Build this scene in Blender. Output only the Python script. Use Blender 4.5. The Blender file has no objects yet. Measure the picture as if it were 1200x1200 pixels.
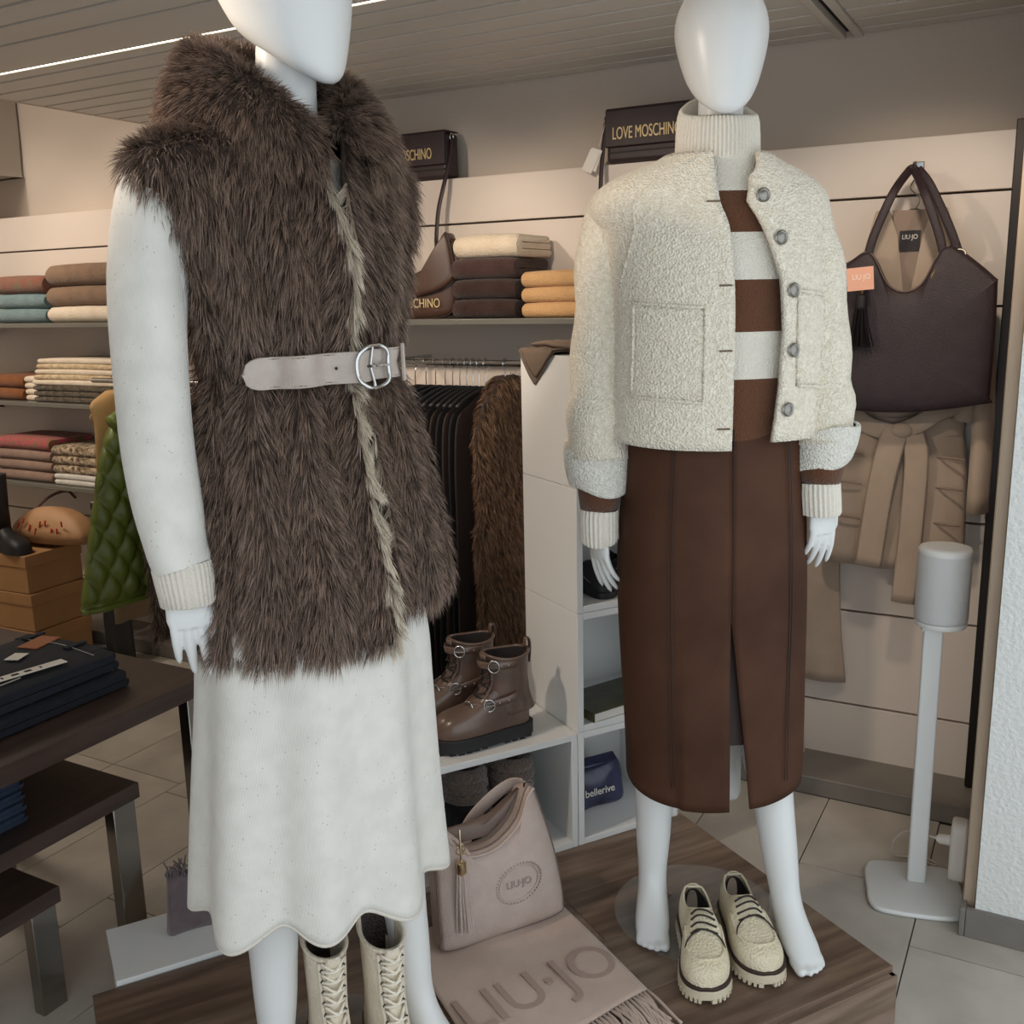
import bpy, bmesh, math, random
import numpy as np
from mathutils import Matrix, Vector, Quaternion
random.seed(7); RNG = np.random.default_rng(11)
SC = bpy.context.scene
COL = SC.collection
# ---------------------------------------------------------------- camera
cam_d = bpy.data.cameras.new('camera'); cam = bpy.data.objects.new('camera', cam_d); COL.objects.link(cam)
cam_d.sensor_width = 36.0; cam_d.lens = 35.22; cam_d.clip_start = 0.02
_r = Vector((0.8770, 0.4810, -0.0217)).normalized()
_f = Vector((-0.4741, 0.8549, -0.2105)).normalized()
_r = (_r - _f * _r.dot(_f)).normalized()
_u = _r.cross(_f)
_m = Matrix((_r, _u, -_f)).transposed().to_4x4(); _m.translation = (0, 0, 1.41)
cam.matrix_world = _m
SC.camera = cam
# ---------------------------------------------------------------- light
SC.view_settings.view_transform = 'Standard'; SC.view_settings.look = 'None'
SC.view_settings.gamma = 1.0; SC.view_settings.use_curve_mapping = False
SC.view_settings.exposure = 0.42
W = bpy.data.worlds.new('overcast_sky'); SC.world = W; W.use_nodes = True
W.node_tree.nodes['Background'].inputs[0].default_value = (0.86, 0.94, 1.0, 1)
W.node_tree.nodes['Background'].inputs[1].default_value = 1.15
def lamp(name, kind, loc, target, energy, color, **kw):
    d = bpy.data.lights.new(name, kind); d.energy = energy; d.color = color
    for k, v in kw.items(): setattr(d, k, v)
    o = bpy.data.objects.new(name, d); COL.objects.link(o); o.location = loc
    o.rotation_euler = (Vector(target) - Vector(loc)).to_track_quat('-Z', 'Y').to_euler()
    return o
WARM = (1.0, 0.84, 0.68)
# ceiling spots of the shop, all outside the picture: the photograph shows their warm pools on the back wall, the fur and the jacket
for x_, z_, e_ in ((-4.0, 2.66, 40), (-3.2, 2.66, 40), (-2.5, 2.04, 30), (-1.85, 2.04, 34), (-1.25, 2.04, 30)):
    lamp('ceiling_spot_wall_offscreen', 'SPOT', (x_, 1.35, z_), (x_ - .02, 2.9, 1.22), e_, WARM, spot_size=0.95, spot_blend=0.55, shadow_soft_size=0.05)
lamp('ceiling_spot_right_offscreen', 'SPOT', (-0.22, 1.95, 2.04), (-0.42, 2.9, 1.15), 16, WARM, spot_size=1.25, spot_blend=0.6, shadow_soft_size=0.05)
lamp('ceiling_spot_left_offscreen', 'SPOT', (-1.55, 0.75, 2.04), (-0.75, 1.75, 1.2), 38, WARM, spot_size=1.2, spot_blend=0.8, shadow_soft_size=0.05)
lamp('shop_ceiling_lamp_offscreen', 'AREA', (-3.85, 1.6, 2.62), (-3.8, 1.7, 0), 16, (1.0, .88, .74), shape='RECTANGLE', size=.6, size_y=.6)
# ---------------------------------------------------------------- helpers: materials
def lin(h):
    h = h.lstrip('#'); c = [int(h[i:i+2], 16) / 255 for i in (0, 2, 4)]
    return tuple(x / 12.92 if x <= .04045 else ((x + .055) / 1.055) ** 2.4 for x in c) + (1,)
MATS = {}
def mat(name, hexc, rough=.6, metal=0., hex2=None, vscale=8., vdetail=4., stretch=None, bump=None, spec=.5, sheen=0., alpha=None, trans=0., emit=None, ramp=None, flecks=None, coat=0.):
    """procedural material: colour noise between hexc and hex2, bump=(kind, scale, strength)"""
    m = bpy.data.materials.new(name); m.use_nodes = True; MATS[name] = m
    nt = m.node_tree; N = nt.nodes; K = nt.links; b = N['Principled BSDF']
    b.inputs['Base Color'].default_value = lin(hexc); b.inputs['Roughness'].default_value = rough
    b.inputs['Metallic'].default_value = metal; b.inputs['Specular IOR Level'].default_value = spec
    if sheen: b.inputs['Sheen Weight'].default_value = sheen
    if coat: b.inputs['Coat Weight'].default_value = coat; b.inputs['Coat Roughness'].default_value = .15
    if trans: b.inputs['Transmission Weight'].default_value = trans; b.inputs['IOR'].default_value = 1.45
    if alpha is not None: b.inputs['Alpha'].default_value = alpha
    if emit: b.inputs['Emission Color'].default_value = lin(emit[0]); b.inputs['Emission Strength'].default_value = emit[1]
    tc = N.new('ShaderNodeTexCoord'); mp = N.new('ShaderNodeMapping'); K.new(tc.outputs['Object'], mp.inputs[0])
    if stretch: mp.inputs['Scale'].default_value = stretch
    last = None
    if hex2:
        n = N.new('ShaderNodeTexNoise'); n.inputs['Scale'].default_value = vscale; n.inputs['Detail'].default_value = vdetail
        K.new(mp.outputs[0], n.inputs['Vector'])
        r = N.new('ShaderNodeValToRGB'); r.color_ramp.elements[0].position = .35; r.color_ramp.elements[1].position = .65
        r.color_ramp.elements[0].color = lin(hexc); r.color_ramp.elements[1].color = lin(hex2)
        K.new(n.outputs['Fac'], r.inputs[0]); last = r.outputs[0]
    if ramp:      # stripes along object z: list of (z, hex) constant steps, z range (z0, z1)
        sp = N.new('ShaderNodeSeparateXYZ'); K.new(tc.outputs['Object'], sp.inputs[0])
        mr = N.new('ShaderNodeMapRange'); mr.inputs[1].default_value = ramp[0][0]; mr.inputs[2].default_value = ramp[-1][0]
        K.new(sp.outputs['Z'], mr.inputs[0])
        r = N.new('ShaderNodeValToRGB'); r.color_ramp.interpolation = 'CONSTANT'; e = r.color_ramp.elements
        z0, z1 = ramp[0][0], ramp[-1][0]
        e[0].position = 0; e[0].color = lin(ramp[0][1]); e[1].position = (ramp[1][0] - z0) / (z1 - z0); e[1].color = lin(ramp[1][1])
        for z, h in ramp[2:-1]:
            q = e.new((z - z0) / (z1 - z0)); q.color = lin(h)
        K.new(mr.outputs[0], r.inputs[0]); last = r.outputs[0]
    if flecks:    # (hex, scale, threshold)
        v = N.new('ShaderNodeTexVoronoi'); v.inputs['Scale'].default_value = flecks[1]; K.new(tc.outputs['Object'], v.inputs['Vector'])
        lt = N.new('ShaderNodeMath'); lt.operation = 'LESS_THAN'; lt.inputs[1].default_value = flecks[2]; K.new(v.outputs['Distance'], lt.inputs[0])
        n2 = N.new('ShaderNodeTexNoise'); n2.inputs['Scale'].default_value = flecks[1] * .23; K.new(tc.outputs['Object'], n2.inputs['Vector'])
        gt = N.new('ShaderNodeMath'); gt.operation = 'GREATER_THAN'; gt.inputs[1].default_value = .52; K.new(n2.outputs['Fac'], gt.inputs[0])
        mu = N.new('ShaderNodeMath'); mu.operation = 'MULTIPLY'; K.new(lt.outputs[0], mu.inputs[0]); K.new(gt.outputs[0], mu.inputs[1])
        mx = N.new('ShaderNodeMix'); mx.data_type = 'RGBA'; K.new(mu.outputs[0], mx.inputs['Factor'])
        if last: K.new(last, mx.inputs['A'])
        else: mx.inputs['A'].default_value = lin(hexc)
        mx.inputs['B'].default_value = lin(flecks[0]); last = mx.outputs['Result']
    if last: K.new(last, b.inputs['Base Color'])
    if bump:
        kind, sc, st = bump[:3]
        if kind == 'noise':
            t = N.new('ShaderNodeTexNoise'); t.inputs['Scale'].default_value = sc; t.inputs['Detail'].default_value = 5; o = t.outputs['Fac']; K.new(mp.outputs[0], t.inputs['Vector'])
        elif kind == 'voronoi':
            t = N.new('ShaderNodeTexVoronoi'); t.inputs['Scale'].default_value = sc; o = t.outputs['Distance']; K.new(mp.outputs[0], t.inputs['Vector'])
        else:
            t = N.new('ShaderNodeTexWave'); t.inputs['Scale'].default_value = sc; t.bands_direction = kind; t.inputs['Distortion'].default_value = bump[3] if len(bump) > 3 else .4; o = t.outputs['Fac']; K.new(mp.outputs[0], t.inputs['Vector'])
        bp = N.new('ShaderNodeBump'); bp.inputs['Strength'].default_value = st; bp.inputs['Distance'].default_value = .004
        K.new(o, bp.inputs['Height']); K.new(bp.outputs[0], b.inputs['Normal'])
    return m
def tinted(name, rough=.5, spec=.4):
    """material of fibres: root and tip colour are stored per strand"""
    m = bpy.data.materials.new(name); m.use_nodes = True; nt = m.node_tree; b = nt.nodes['Principled BSDF']
    a = nt.nodes.new('ShaderNodeAttribute'); a.attribute_name = 'tint'
    nt.links.new(a.outputs['Color'], b.inputs['Base Color']); b.inputs['Roughness'].default_value = rough
    b.inputs['Specular IOR Level'].default_value = spec
    MATS[name] = m; return m
# ---------------------------------------------------------------- helpers: geometry
V3 = lambda *a: np.array(a, float)
class G:
    def __init__(s): s.v = []; s.f = []; s.n = 0
    def add(s, V, F):
        V = np.asarray(V, float).reshape(-1, 3); s.v.append(V); o = s.n
        s.f += [tuple(i + o for i in f) for f in F]; s.n += len(V); return s
    def box(s, c, d, rz=0., rot=None):
        x, y, z = [q / 2 for q in d]
        V = np.array([(a * x, b * y, e * z) for a in (-1, 1) for b in (-1, 1) for e in (-1, 1)])
        if rot is not None: V = V @ np.array(rot).T
        elif rz: V = V @ np.array([[math.cos(rz), -math.sin(rz), 0], [math.sin(rz), math.cos(rz), 0], [0, 0, 1]]).T
        return s.add(V + np.array(c, float), [(0, 1, 3, 2), (4, 6, 7, 5), (0, 4, 5, 1), (2, 3, 7, 6), (0, 2, 6, 4), (1, 5, 7, 3)])
    def grid(s, P, cu=False, cv=False, cap0=False, cap1=False, flip=False):
        """P (m, n, 3): m rows; cv closes each row, cu joins last row to first"""
        P = np.asarray(P, float); m, n = P.shape[:2]; F = []
        for i in range(m if cu else m - 1):
            a, b = i * n, ((i + 1) % m) * n
            for j in range(n if cv else n - 1):
                k = (j + 1) % n; q = (a + j, a + k, b + k, b + j); F.append(q[::-1] if flip else q)
        if cap0: F.append(tuple(range(n))[::-1] if not flip else tuple(range(n)))
        if cap1: F.append(tuple((m - 1) * n + j for j in range(n)) if not flip else tuple((m - 1) * n + j for j in range(n))[::-1])
        return s.add(P, F)
    def tube(s, path, r, n=8, cap=True, closed=False, flat=1., up=None):
        """round or flattened tube along path; r number or list; flat scales the section along the second axis"""
        p = np.asarray(path, float); m = len(p); r = np.broadcast_to(np.asarray(r, float), (m,))
        t = np.roll(p, -1, 0) - np.roll(p, 1, 0) if closed else np.gradient(p, axis=0)
        t /= np.maximum(np.linalg.norm(t, axis=1, keepdims=True), 1e-9)
        a = np.array(up, float) if up is not None else (V3(0, 0, 1) if abs(t[0][2]) < .9 else V3(1, 0, 0))
        R = []; th = np.arange(n) * 2 * math.pi / n
        for i in range(m):
            a = a - t[i] * a.dot(t[i]); a /= max(np.linalg.norm(a), 1e-9); b = np.cross(t[i], a)
            R.append(p[i] + r[i] * (np.outer(np.cos(th), b) + flat * np.outer(np.sin(th), a)))
            if up is not None: a = np.array(up, float)
        return s.grid(np.array(R), cu=closed, cv=True, cap0=cap and not closed, cap1=cap and not closed)
    def ball(s, c, r, nu=10, nv=14, rot=None):
        r = np.broadcast_to(np.asarray(r, float), (3,)); u = np.linspace(-math.pi / 2 + .01, math.pi / 2 - .01, nu); w = np.arange(nv) * 2 * math.pi / nv
        P = np.stack([np.outer(np.cos(u), np.cos(w)) * r[0], np.outer(np.cos(u), np.sin(w)) * r[1], np.outer(np.sin(u), np.ones(nv)) * r[2]], -1)
        if rot is not None: P = P @ np.array(rot).T
        return s.grid(P + np.array(c, float), cv=True, cap0=True, cap1=True)
    def lathe(s, prof, c=(0, 0, 0), n=24, cap=True):
        w = np.arange(n) * 2 * math.pi / n
        P = np.array([[(r * math.cos(a) + c[0], r * math.sin(a) + c[1], z + c[2]) for a in w] for r, z in prof])
        return s.grid(P, cv=True, cap0=cap, cap1=cap)
    def prism(s, pts, h, M=None):
        """2D outline extruded from 0 to h along local z, placed with the 3x4 frame M=(origin, ex, ey, ez)"""
        pts = np.asarray(pts, float); n = len(pts); o, ex, ey, ez = [np.array(q, float) for q in (M or (V3(0, 0, 0), V3(1, 0, 0), V3(0, 1, 0), V3(0, 0, 1)))]
        A = o + pts[:, :1] * ex + pts[:, 1:2] * ey; V = np.vstack([A, A + ez * h])
        F = [tuple(range(n))[::-1], tuple(range(n, 2 * n))] + [(i, (i + 1) % n, n + (i + 1) % n, n + i) for i in range(n)]
        return s.add(V, F)
    def pillow(s, pts, ctr, T, fr, levels=(1, .985, .95, .86, .7, .45, .2, .03), p=2.6, base=.25):
        """closed outline (star-shaped around ctr) swollen to half thickness T; fr=(origin, ex, ey, normal)"""
        pts = np.asarray(pts, float); ctr = np.array(ctr, float); o, ex, ey, en = [np.array(q, float) for q in fr]; rows = []
        for sgn, lv in ((1, levels[::-1]), (-1, levels)):
            for l in lv:
                q = ctr + (pts - ctr) * l; h = sgn * T * (base + (1 - base) * (1 - l ** p) ** .5) if l < 1 else sgn * T * base * .5
                rows.append(o + q[:, :1] * ex + q[:, 1:2] * ey + en * h)
        return s.grid(np.array(rows), cv=True, cap0=True, cap1=True)
def smooth_closed(pts, n=64):
    """Catmull-Rom through a closed outline"""
    p = np.asarray(pts, float); m = len(p); out = []
    for t in np.linspace(0, m, n, endpoint=False):
        i = int(t); f = t - i; a, b, c, d = p[(i - 1) % m], p[i % m], p[(i + 1) % m], p[(i + 2) % m]
        out.append(.5 * ((2 * b) + (-a + c) * f + (2 * a - 5 * b + 4 * c - d) * f * f + (-a + 3 * b - 3 * c + d) * f ** 3))
    return np.array(out)
def smooth_open(pts, n=24):
    p = np.asarray(pts, float); m = len(p) - 1; p = np.vstack([2 * p[0] - p[1], p, 2 * p[-1] - p[-2]]); out = []
    for t in np.linspace(0, m, n):
        i = min(int(t), m - 1); f = t - i; a, b, c, d = p[i], p[i + 1], p[i + 2], p[i + 3]
        out.append(.5 * ((2 * b) + (-a + c) * f + (2 * a - 5 * b + 4 * c - d) * f * f + (-a + 3 * b - 3 * c + d) * f ** 3))
    return np.array(out)
def interp(z, tab, k):
    tab = sorted(tab); return float(np.interp(z, [r[0] for r in tab], [r[k] for r in tab]))
_IC = {}; _KEEP = []
def icurve(z, tab, k):
    """smooth (monotone-ish) interpolation of a table column"""
    key = (id(tab), k, len(tab))
    if key not in _IC:
        _KEEP.append(tab); t = sorted(tab); _IC[key] = smooth_open([(r[0], r[k]) for r in t], 8 * len(t))
    q = _IC[key]
    return float(np.interp(z, q[:, 0], q[:, 1]))
def obj(name, g, m, parent=None, loc=None, rz=0., smooth=40., bevel=None, sub=0, solid=None, remesh=None, bseg=2, soft=6):
    me = bpy.data.meshes.new(name); V = np.vstack(g.v); me.from_pydata(V.tolist(), [], g.f); me.update()
    return mobj(name, me, m, parent, loc, rz, smooth, bevel, sub, solid, remesh, bseg, soft)
def mobj(name, me, m, parent=None, loc=None, rz=0., smooth=40., bevel=None, sub=0, solid=None, remesh=None, bseg=2, soft=6):
    mm = MATS[m] if isinstance(m, str) else m
    if not me.materials: me.materials.append(mm)
    if smooth is not None:
        me.shade_smooth()
        if smooth < 180: me.set_sharp_from_angle(angle=math.radians(smooth))
    o = bpy.data.objects.new(name, me); COL.objects.link(o)
    if parent is not None: o.parent = parent
    if loc is not None: o.location = loc
    if rz: o.rotation_euler = (0, 0, rz)
    if remesh:
        q = o.modifiers.new('fuse', 'REMESH'); q.mode = 'VOXEL'; q.voxel_size = remesh; q.use_smooth_shade = True
        q = o.modifiers.new('soften', 'SMOOTH'); q.iterations = soft; q.factor = .5
    if solid:
        q = o.modifiers.new('thickness', 'SOLIDIFY'); q.thickness = solid; q.offset = -1; q.use_even_offset = False
    if bevel:
        q = o.modifiers.new('bevel', 'BEVEL'); q.width = bevel; q.segments = bseg; q.limit_method = 'ANGLE'; q.angle_limit = math.radians(40)
    if sub:
        q = o.modifiers.new('sub', 'SUBSURF'); q.levels = sub; q.render_levels = sub
    return o
def tag(o, label=None, cat=None, group=None, kind=None):
    if label: o['label'] = label
    if cat: o['category'] = cat
    if group: o['group'] = group
    if kind: o['kind'] = kind
    return o
def thing(name, label, cat, loc=(0, 0, 0), rz=0., group=None):
    o = bpy.data.objects.new(name, None); COL.objects.link(o); o.location = loc; o.rotation_euler = (0, 0, rz); o.empty_display_size = .05
    return tag(o, label, cat, group)
def dup(o, parent=None, loc=None, rz=None):
    c = o.copy(); COL.objects.link(c)
    if parent is not None: c.parent = parent
    if loc is not None: c.location = loc
    if rz is not None: c.rotation_euler = (0, 0, rz)
    for ch in list(o.children): dup(ch, c)
    return c
TXT = []
def text(name, s, size, m, parent, M, extrude=.0004, sx=1.0, align='CENTER', offset=0.):
    c = bpy.data.curves.new(name, 'FONT'); c.body = s; c.size = size; c.extrude = extrude; c.align_x = align; c.align_y = 'CENTER'; c.offset = offset
    t = bpy.data.objects.new(name + '_src', c); COL.objects.link(t)
    bpy.context.view_layer.update()
    me = bpy.data.meshes.new_from_object(t.evaluated_get(bpy.context.evaluated_depsgraph_get()))
    bpy.data.objects.remove(t); bpy.data.curves.remove(c)
    me.transform(Matrix.Diagonal((sx, 1, 1, 1))); me.materials.clear()
    o = mobj(name, me, m, parent, smooth=None); o.matrix_local = M; return o
def frame(o, ex, ey, ez):
    m = Matrix((Vector(ex).normalized(), Vector(ey).normalized(), Vector(ez).normalized())).transposed().to_4x4(); m.translation = o; return m
def strands(name, roots, dirs, bends, length, width, c0, c1, m, parent=None):
    """fibres: tapering three-segment ribbons as one mesh with root-to-tip tint"""
    n = len(roots); L = length[:, None]
    d = dirs / np.linalg.norm(dirs, axis=1, keepdims=True)
    k1 = roots + d * L * .36 + bends * L * .05; k2 = roots + d * L * .70 + bends * L * .22; k3 = roots + d * L + bends * L * .5
    w = np.cross(d, RNG.normal(size=(n, 3))); w /= np.maximum(np.linalg.norm(w, axis=1, keepdims=True), 1e-6); w = w * width[:, None] * .5
    V = np.stack([roots - w, roots + w, k1 - w, k1 + w, k2 - w * .7, k2 + w * .7, k3], 1).reshape(-1, 3)
    base = (np.arange(n) * 7)[:, None]
    loops = (base + np.array([0, 1, 3, 2, 2, 3, 5, 4, 4, 5, 6])).ravel()
    starts = ((np.arange(n) * 11)[:, None] + np.array([0, 4, 8])).ravel()
    me = bpy.data.meshes.new(name); me.vertices.add(len(V)); me.vertices.foreach_set('co', V.ravel())
    me.loops.add(len(loops)); me.loops.foreach_set('vertex_index', loops.astype(np.int32))
    me.polygons.add(len(starts)); me.polygons.foreach_set('loop_start', starts.astype(np.int32))
    me.update(calc_edges=True)
    t = np.array([0, 0, .36, .36, .7, .7, 1.])[None, :, None] ** 1.3
    C = c0[:, None, :] * (1 - t) + c1[:, None, :] * t
    C = np.concatenate([C, np.ones(C.shape[:2] + (1,))], -1).reshape(-1, 4)
    at = me.color_attributes.new('tint', 'FLOAT_COLOR', 'POINT'); at.data.foreach_set('color', C.ravel())
    o = mobj(name, me, m, parent, smooth=None); me.shade_smooth(); return o
def sample_grid(P, n, cv=False):
    """n random points on a grid surface with normals and row/column tangents"""
    P = np.asarray(P, float)
    if cv: P = np.concatenate([P, P[:, :1]], 1)
    a, b, c, d = P[:-1, :-1], P[:-1, 1:], P[1:, 1:], P[1:, :-1]
    N = np.cross(c - a, b - d); A = np.linalg.norm(N, axis=-1); w = A.ravel() / A.sum()
    k = RNG.choice(len(w), n, p=w); i, j = np.divmod(k, A.shape[1]); u = RNG.random((n, 1)); v = RNG.random((n, 1))
    q = (a[i, j] * (1 - u) + d[i, j] * u) * (1 - v) + (b[i, j] * (1 - u) + c[i, j] * u) * v
    nn = N[i, j]; nn = nn / np.maximum(np.linalg.norm(nn, axis=1, keepdims=True), 1e-9)
    return q, nn
def swirl(q, f, amp):
    """smooth pseudo-random direction field"""
    o = np.zeros_like(q)
    for k in range(3):
        for h in range(3):
            fr = f * (1 + .7 * h); ph = 2.1 * k + 1.3 * h
            o[:, k] += np.sin(q[:, (k + 1) % 3] * fr + ph + 1.7 * np.sin(q[:, (k + 2) % 3] * fr * .8 + ph)) / (1 + h)
    return o * amp
def fur(name, P, n, L, m, parent, comb=(0, 0, -1), lift=.7, width=.0013, root='#241a17', tip='#a08a74', tipvar=.35, cv=False, clump=.012, outward=1.):
    q, nn = sample_grid(P, n, cv); nn = nn * np.sign(((q - q.mean(0)) * nn).sum(1).mean()) * outward
    cb = np.array(comb, float)[None] if np.ndim(comb) == 1 else comb(q, nn)
    cb = cb - nn * (cb * nn).sum(1, keepdims=True)
    d = cb * (1 - lift * .5) + nn * lift + swirl(q, 14, .16) + RNG.normal(size=q.shape) * .12
    ln = L * RNG.uniform(.55, 1.15, n)
    cell = np.floor(q / clump + swirl(q, 60, .3)).astype(np.int64); key = (cell * np.array([73856093, 19349663, 83492791])).sum(1) & 0xffff
    cd = RNG.normal(size=(65536, 3))[key] * .28; br = RNG.uniform(0, 1, 65536)[key]
    d = d + cd
    c0 = np.array(lin(root)[:3])[None] * RNG.uniform(.7, 1.3, (n, 1))
    tv = np.clip(br[:, None] * .5 + RNG.uniform(0, .5, (n, 1)) * 1.0, 0, 1)
    c1 = np.array(lin(tip)[:3])[None] * (1 - tipvar + tipvar * 2 * tv)
    return strands(name, q - nn * .002, d, cb * .8 + np.array([0, 0, -.35]), ln, width * RNG.uniform(.7, 1.3, n), c0, c1, m, parent)
# ---------------------------------------------------------------- materials of the setting
mat('tile', '#a69f95', .36, hex2='#bdb6ab', vscale=5, vdetail=8, bump=('noise', 60, .05), spec=.45)
mat('grout', '#4b4742', .9)
mat('plank_paint', '#cbc6bd', .5, hex2='#d2cdc5', vscale=1.5, stretch=(.2, 3, 1))
mat('dark_gap', '#1c1a18', .9)
mat('panel_paint', '#d9cdc2', .45, hex2='#dcd1c7', vscale=1.2)
mat('upper_wall', '#c4b8ac', .85, bump=('noise', 120, .25))
mat('plaster', '#dcdcd8', .9, bump=('noise', 95, 1.0))
mat('trim_wood', '#b7a28c', .55, hex2='#a8937d', vscale=6, stretch=(8, 8, .5))
mat('dark_metal', '#2a2522', .4, .6)
mat('skirting', '#6f6a64', .4, hex2='#7d7770', vscale=6)
mat('led', '#ffffff', .5, emit=('#fff3da', 6.0))
mat('oak', '#7b6453', .42, hex2='#574437', vscale=5, vdetail=10, stretch=(9, .8, 9), bump=('noise', 40, .12))
mat('oak_b', '#857060', .42, hex2='#625040', vscale=5, vdetail=10, stretch=(9, .8, 9), bump=('noise', 40, .12))
mat('white_lacquer', '#e4e4e2', .3, spec=.5)
mat('grey_unit', '#b0a79c', .5)
# ---------------------------------------------------------------- floor
g = G().box((-2.1, 1.2, -.03), (5.4, 3.9, .05)); floor = tag(obj('floor', g, 'grout'), kind='structure')
TW, TL = .2906, .581
tile_me = {}
def tile(x0, x1, y0, y1):
    k = (round(x1 - x0, 3), round(y1 - y0, 3))
    if k not in tile_me:
        b = G().box((0, 0, -.004), (x1 - x0 - .003, y1 - y0 - .003, .008)); o = obj('floor_tile', b, 'tile', floor, bevel=None)
        tile_me[k] = o.data
    else:
        o = bpy.data.objects.new('floor_tile', tile_me[k]); COL.objects.link(o); o.parent = floor
    o.location = ((x0 + x1) / 2, (y0 + y1) / 2, 0)
off = {-1: 2.335, 0: 2.11, -8: 1.935, -9: 1.935}
for c in range(-15, 3):
    x0 = -.2 + c * TW; st = off.get(c, 2.11 + .225 * ((c * 7) % 3) - .1)
    for k in range(-4, 3):
        y0, y1 = st + (k - 1) * TL, st + k * TL
        y0, y1 = max(y0, -.2), min(y1, 2.70)
        if y1 - y0 > .02 and x0 > -4.6: tile(x0, x0 + TW, y0, y1)
# ---------------------------------------------------------------- back wall, panels, plinth ledge
WY = 2.97; PY = 2.88
wall = tag(obj('wall_back', G().box((-2.1, WY + .05, 1.3), (5.4, .1, 2.7)), 'upper_wall'), kind='structure')
zs = [.0, .215, .5, .785, 1.07, 1.355, 1.64, 1.785]
for i in range(7):
    z0, z1 = zs[i] + (.006 if i else 0), zs[i + 1] - (.0 if i == 6 else .0)
    obj('wall_panel', G().box((-2.375, (PY + WY) / 2, (z0 + z1) / 2), (4.44, WY - PY, z1 - z0)), 'panel_paint', wall, bevel=.0015)
obj('panel_backing', G().box((-2.375, WY - .03, .9), (4.44, .02, 1.76)), 'dark_gap', wall)
ledge = tag(obj('trim_1', G().box((-2.3, 2.805, .027), (4.4, .21, .055)), 'skirting', bevel=.003), kind='structure')
tag(obj('trim_2', G().box((-.144, 2.85, .93), (.022, .06, 1.74)), 'dark_metal', bevel=.002), kind='structure')
# left wall and the higher ceiling recess beside it
tag(obj('wall_left', G().box((-4.65, 1.2, 1.3), (.1, 3.9, 2.7)), 'upper_wall'), kind='structure')
tag(obj('wall_daylight_block', G().box((-2.95, -.35, 1.3), (3.4, .1, 2.7)), 'upper_wall'), kind='structure')  # unseen wall added behind the camera to block daylight from the front left
# ---------------------------------------------------------------- right pillar with skirting and wood edge
tag(obj('wall_right', G().box((.55, 2.56, 1.05), (1.26, .70, 2.1)), 'plaster'), kind='structure')
tag(obj('trim_3', G().box((-.094, 2.565, 1.05), (.026, .66, 2.1)), 'trim_wood', bevel=.003), kind='structure')
tag(obj('baseboard_right', G().box((.55, 2.205, .034), (1.295, .014, .068)).box((-.104, 2.245, .034), (.012, .094, .068)), 'skirting', bevel=.002), kind='structure')
# ---------------------------------------------------------------- ceiling of narrow boards
CZ = 2.07
ceil = tag(obj('ceiling', G().box((-1.3, 1.34, CZ + .06), (3.62, 3.28, .06)), 'dark_gap'), kind='structure')
tag(obj('trim_4', G().box((-3.105, 1.34, CZ + .31), (.02, 3.28, .62)), 'upper_wall'), kind='structure')
tag(obj('trim_5', G().box((-3.85, 1.34, CZ + .62), (1.6, 3.3, .04)), 'upper_wall'), kind='structure')
ys = [-.28, .40, .505, .61, .715, .82, .925, 1.03, 1.135, 1.24, 1.345, 1.45, 1.597, 1.70, 1.815]
ys2 = [2.017, 2.09, 2.195, 2.297, 2.40, 2.50, 2.60, 2.70, 2.80, 2.90, 2.97]
def board(y0, y1, x0=-3.095, x1=.5, dz=0.):
    obj('ceiling_board', G().box(((x0 + x1) / 2, (y0 + y1) / 2, CZ + .015 + dz), (x1 - x0, y1 - y0 - .013, .03)), 'plank_paint', ceil, bevel=.002)
for a, b in zip(ys[:-1], ys[1:]): board(a, b)
board(1.815, 2.018)
obj('led_strip', G().box((-1.3, 2.0175, CZ + .006), (3.58, .004, .008)), 'led', ceil)
for a, b in zip(ys2[:-1], ys2[1:]):
    if a > 2.05: board(a, b, -3.095, -.615); board(a, b, -.545, .5)
    else: board(a, b)
for s in (-1, 1): obj('track_profile', G().box((-.58 + s * .023, 2.53, CZ + .008), (.022, .88, .03)), 'plank_paint', ceil, bevel=.002)
obj('track_slot', G().box((-.58, 2.53, CZ + .022), (.03, .88, .02)), 'dark_gap', ceil)
# wall unit high on the left of the back wall
t = thing('air_conditioner', 'grey wall unit with rounded corners high up beside the ceiling edge', 'wall unit', (-4.31, 2.80, 2.12))
pts = smooth_closed([(-.35, -.14), (-.3, -.16), (.24, -.16), (.29, -.13), (.30, .2), (.27, .24), (-.3, .24), (-.35, .2)], 40)
obj('housing', G().prism(pts, .30, (V3(0, .16, 0), V3(1, 0, 0), V3(0, 0, 1), V3(0, -1, 0))), 'grey_unit', t, bevel=.01)
obj('air_outlet', G().box((-.03, -.10, -.168), (.5, .12, .012)), 'dark_metal', t)
# ---------------------------------------------------------------- platform of oak planks, turned about 34 degrees
PU = V3(.832, -.555, 0); PV = V3(.555, .832, 0); PO = V3(-.793, 2.253, 0); PRZ = math.atan2(.832, .555) - math.pi / 2
def uv(u, v, z=0.): return PO + PU * u + PV * v + V3(0, 0, z)
PT = .12
plat = thing('display_platform', 'low dark oak display platform under both mannequins', 'platform', tuple(uv(.38, -.7)), PRZ)
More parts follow.
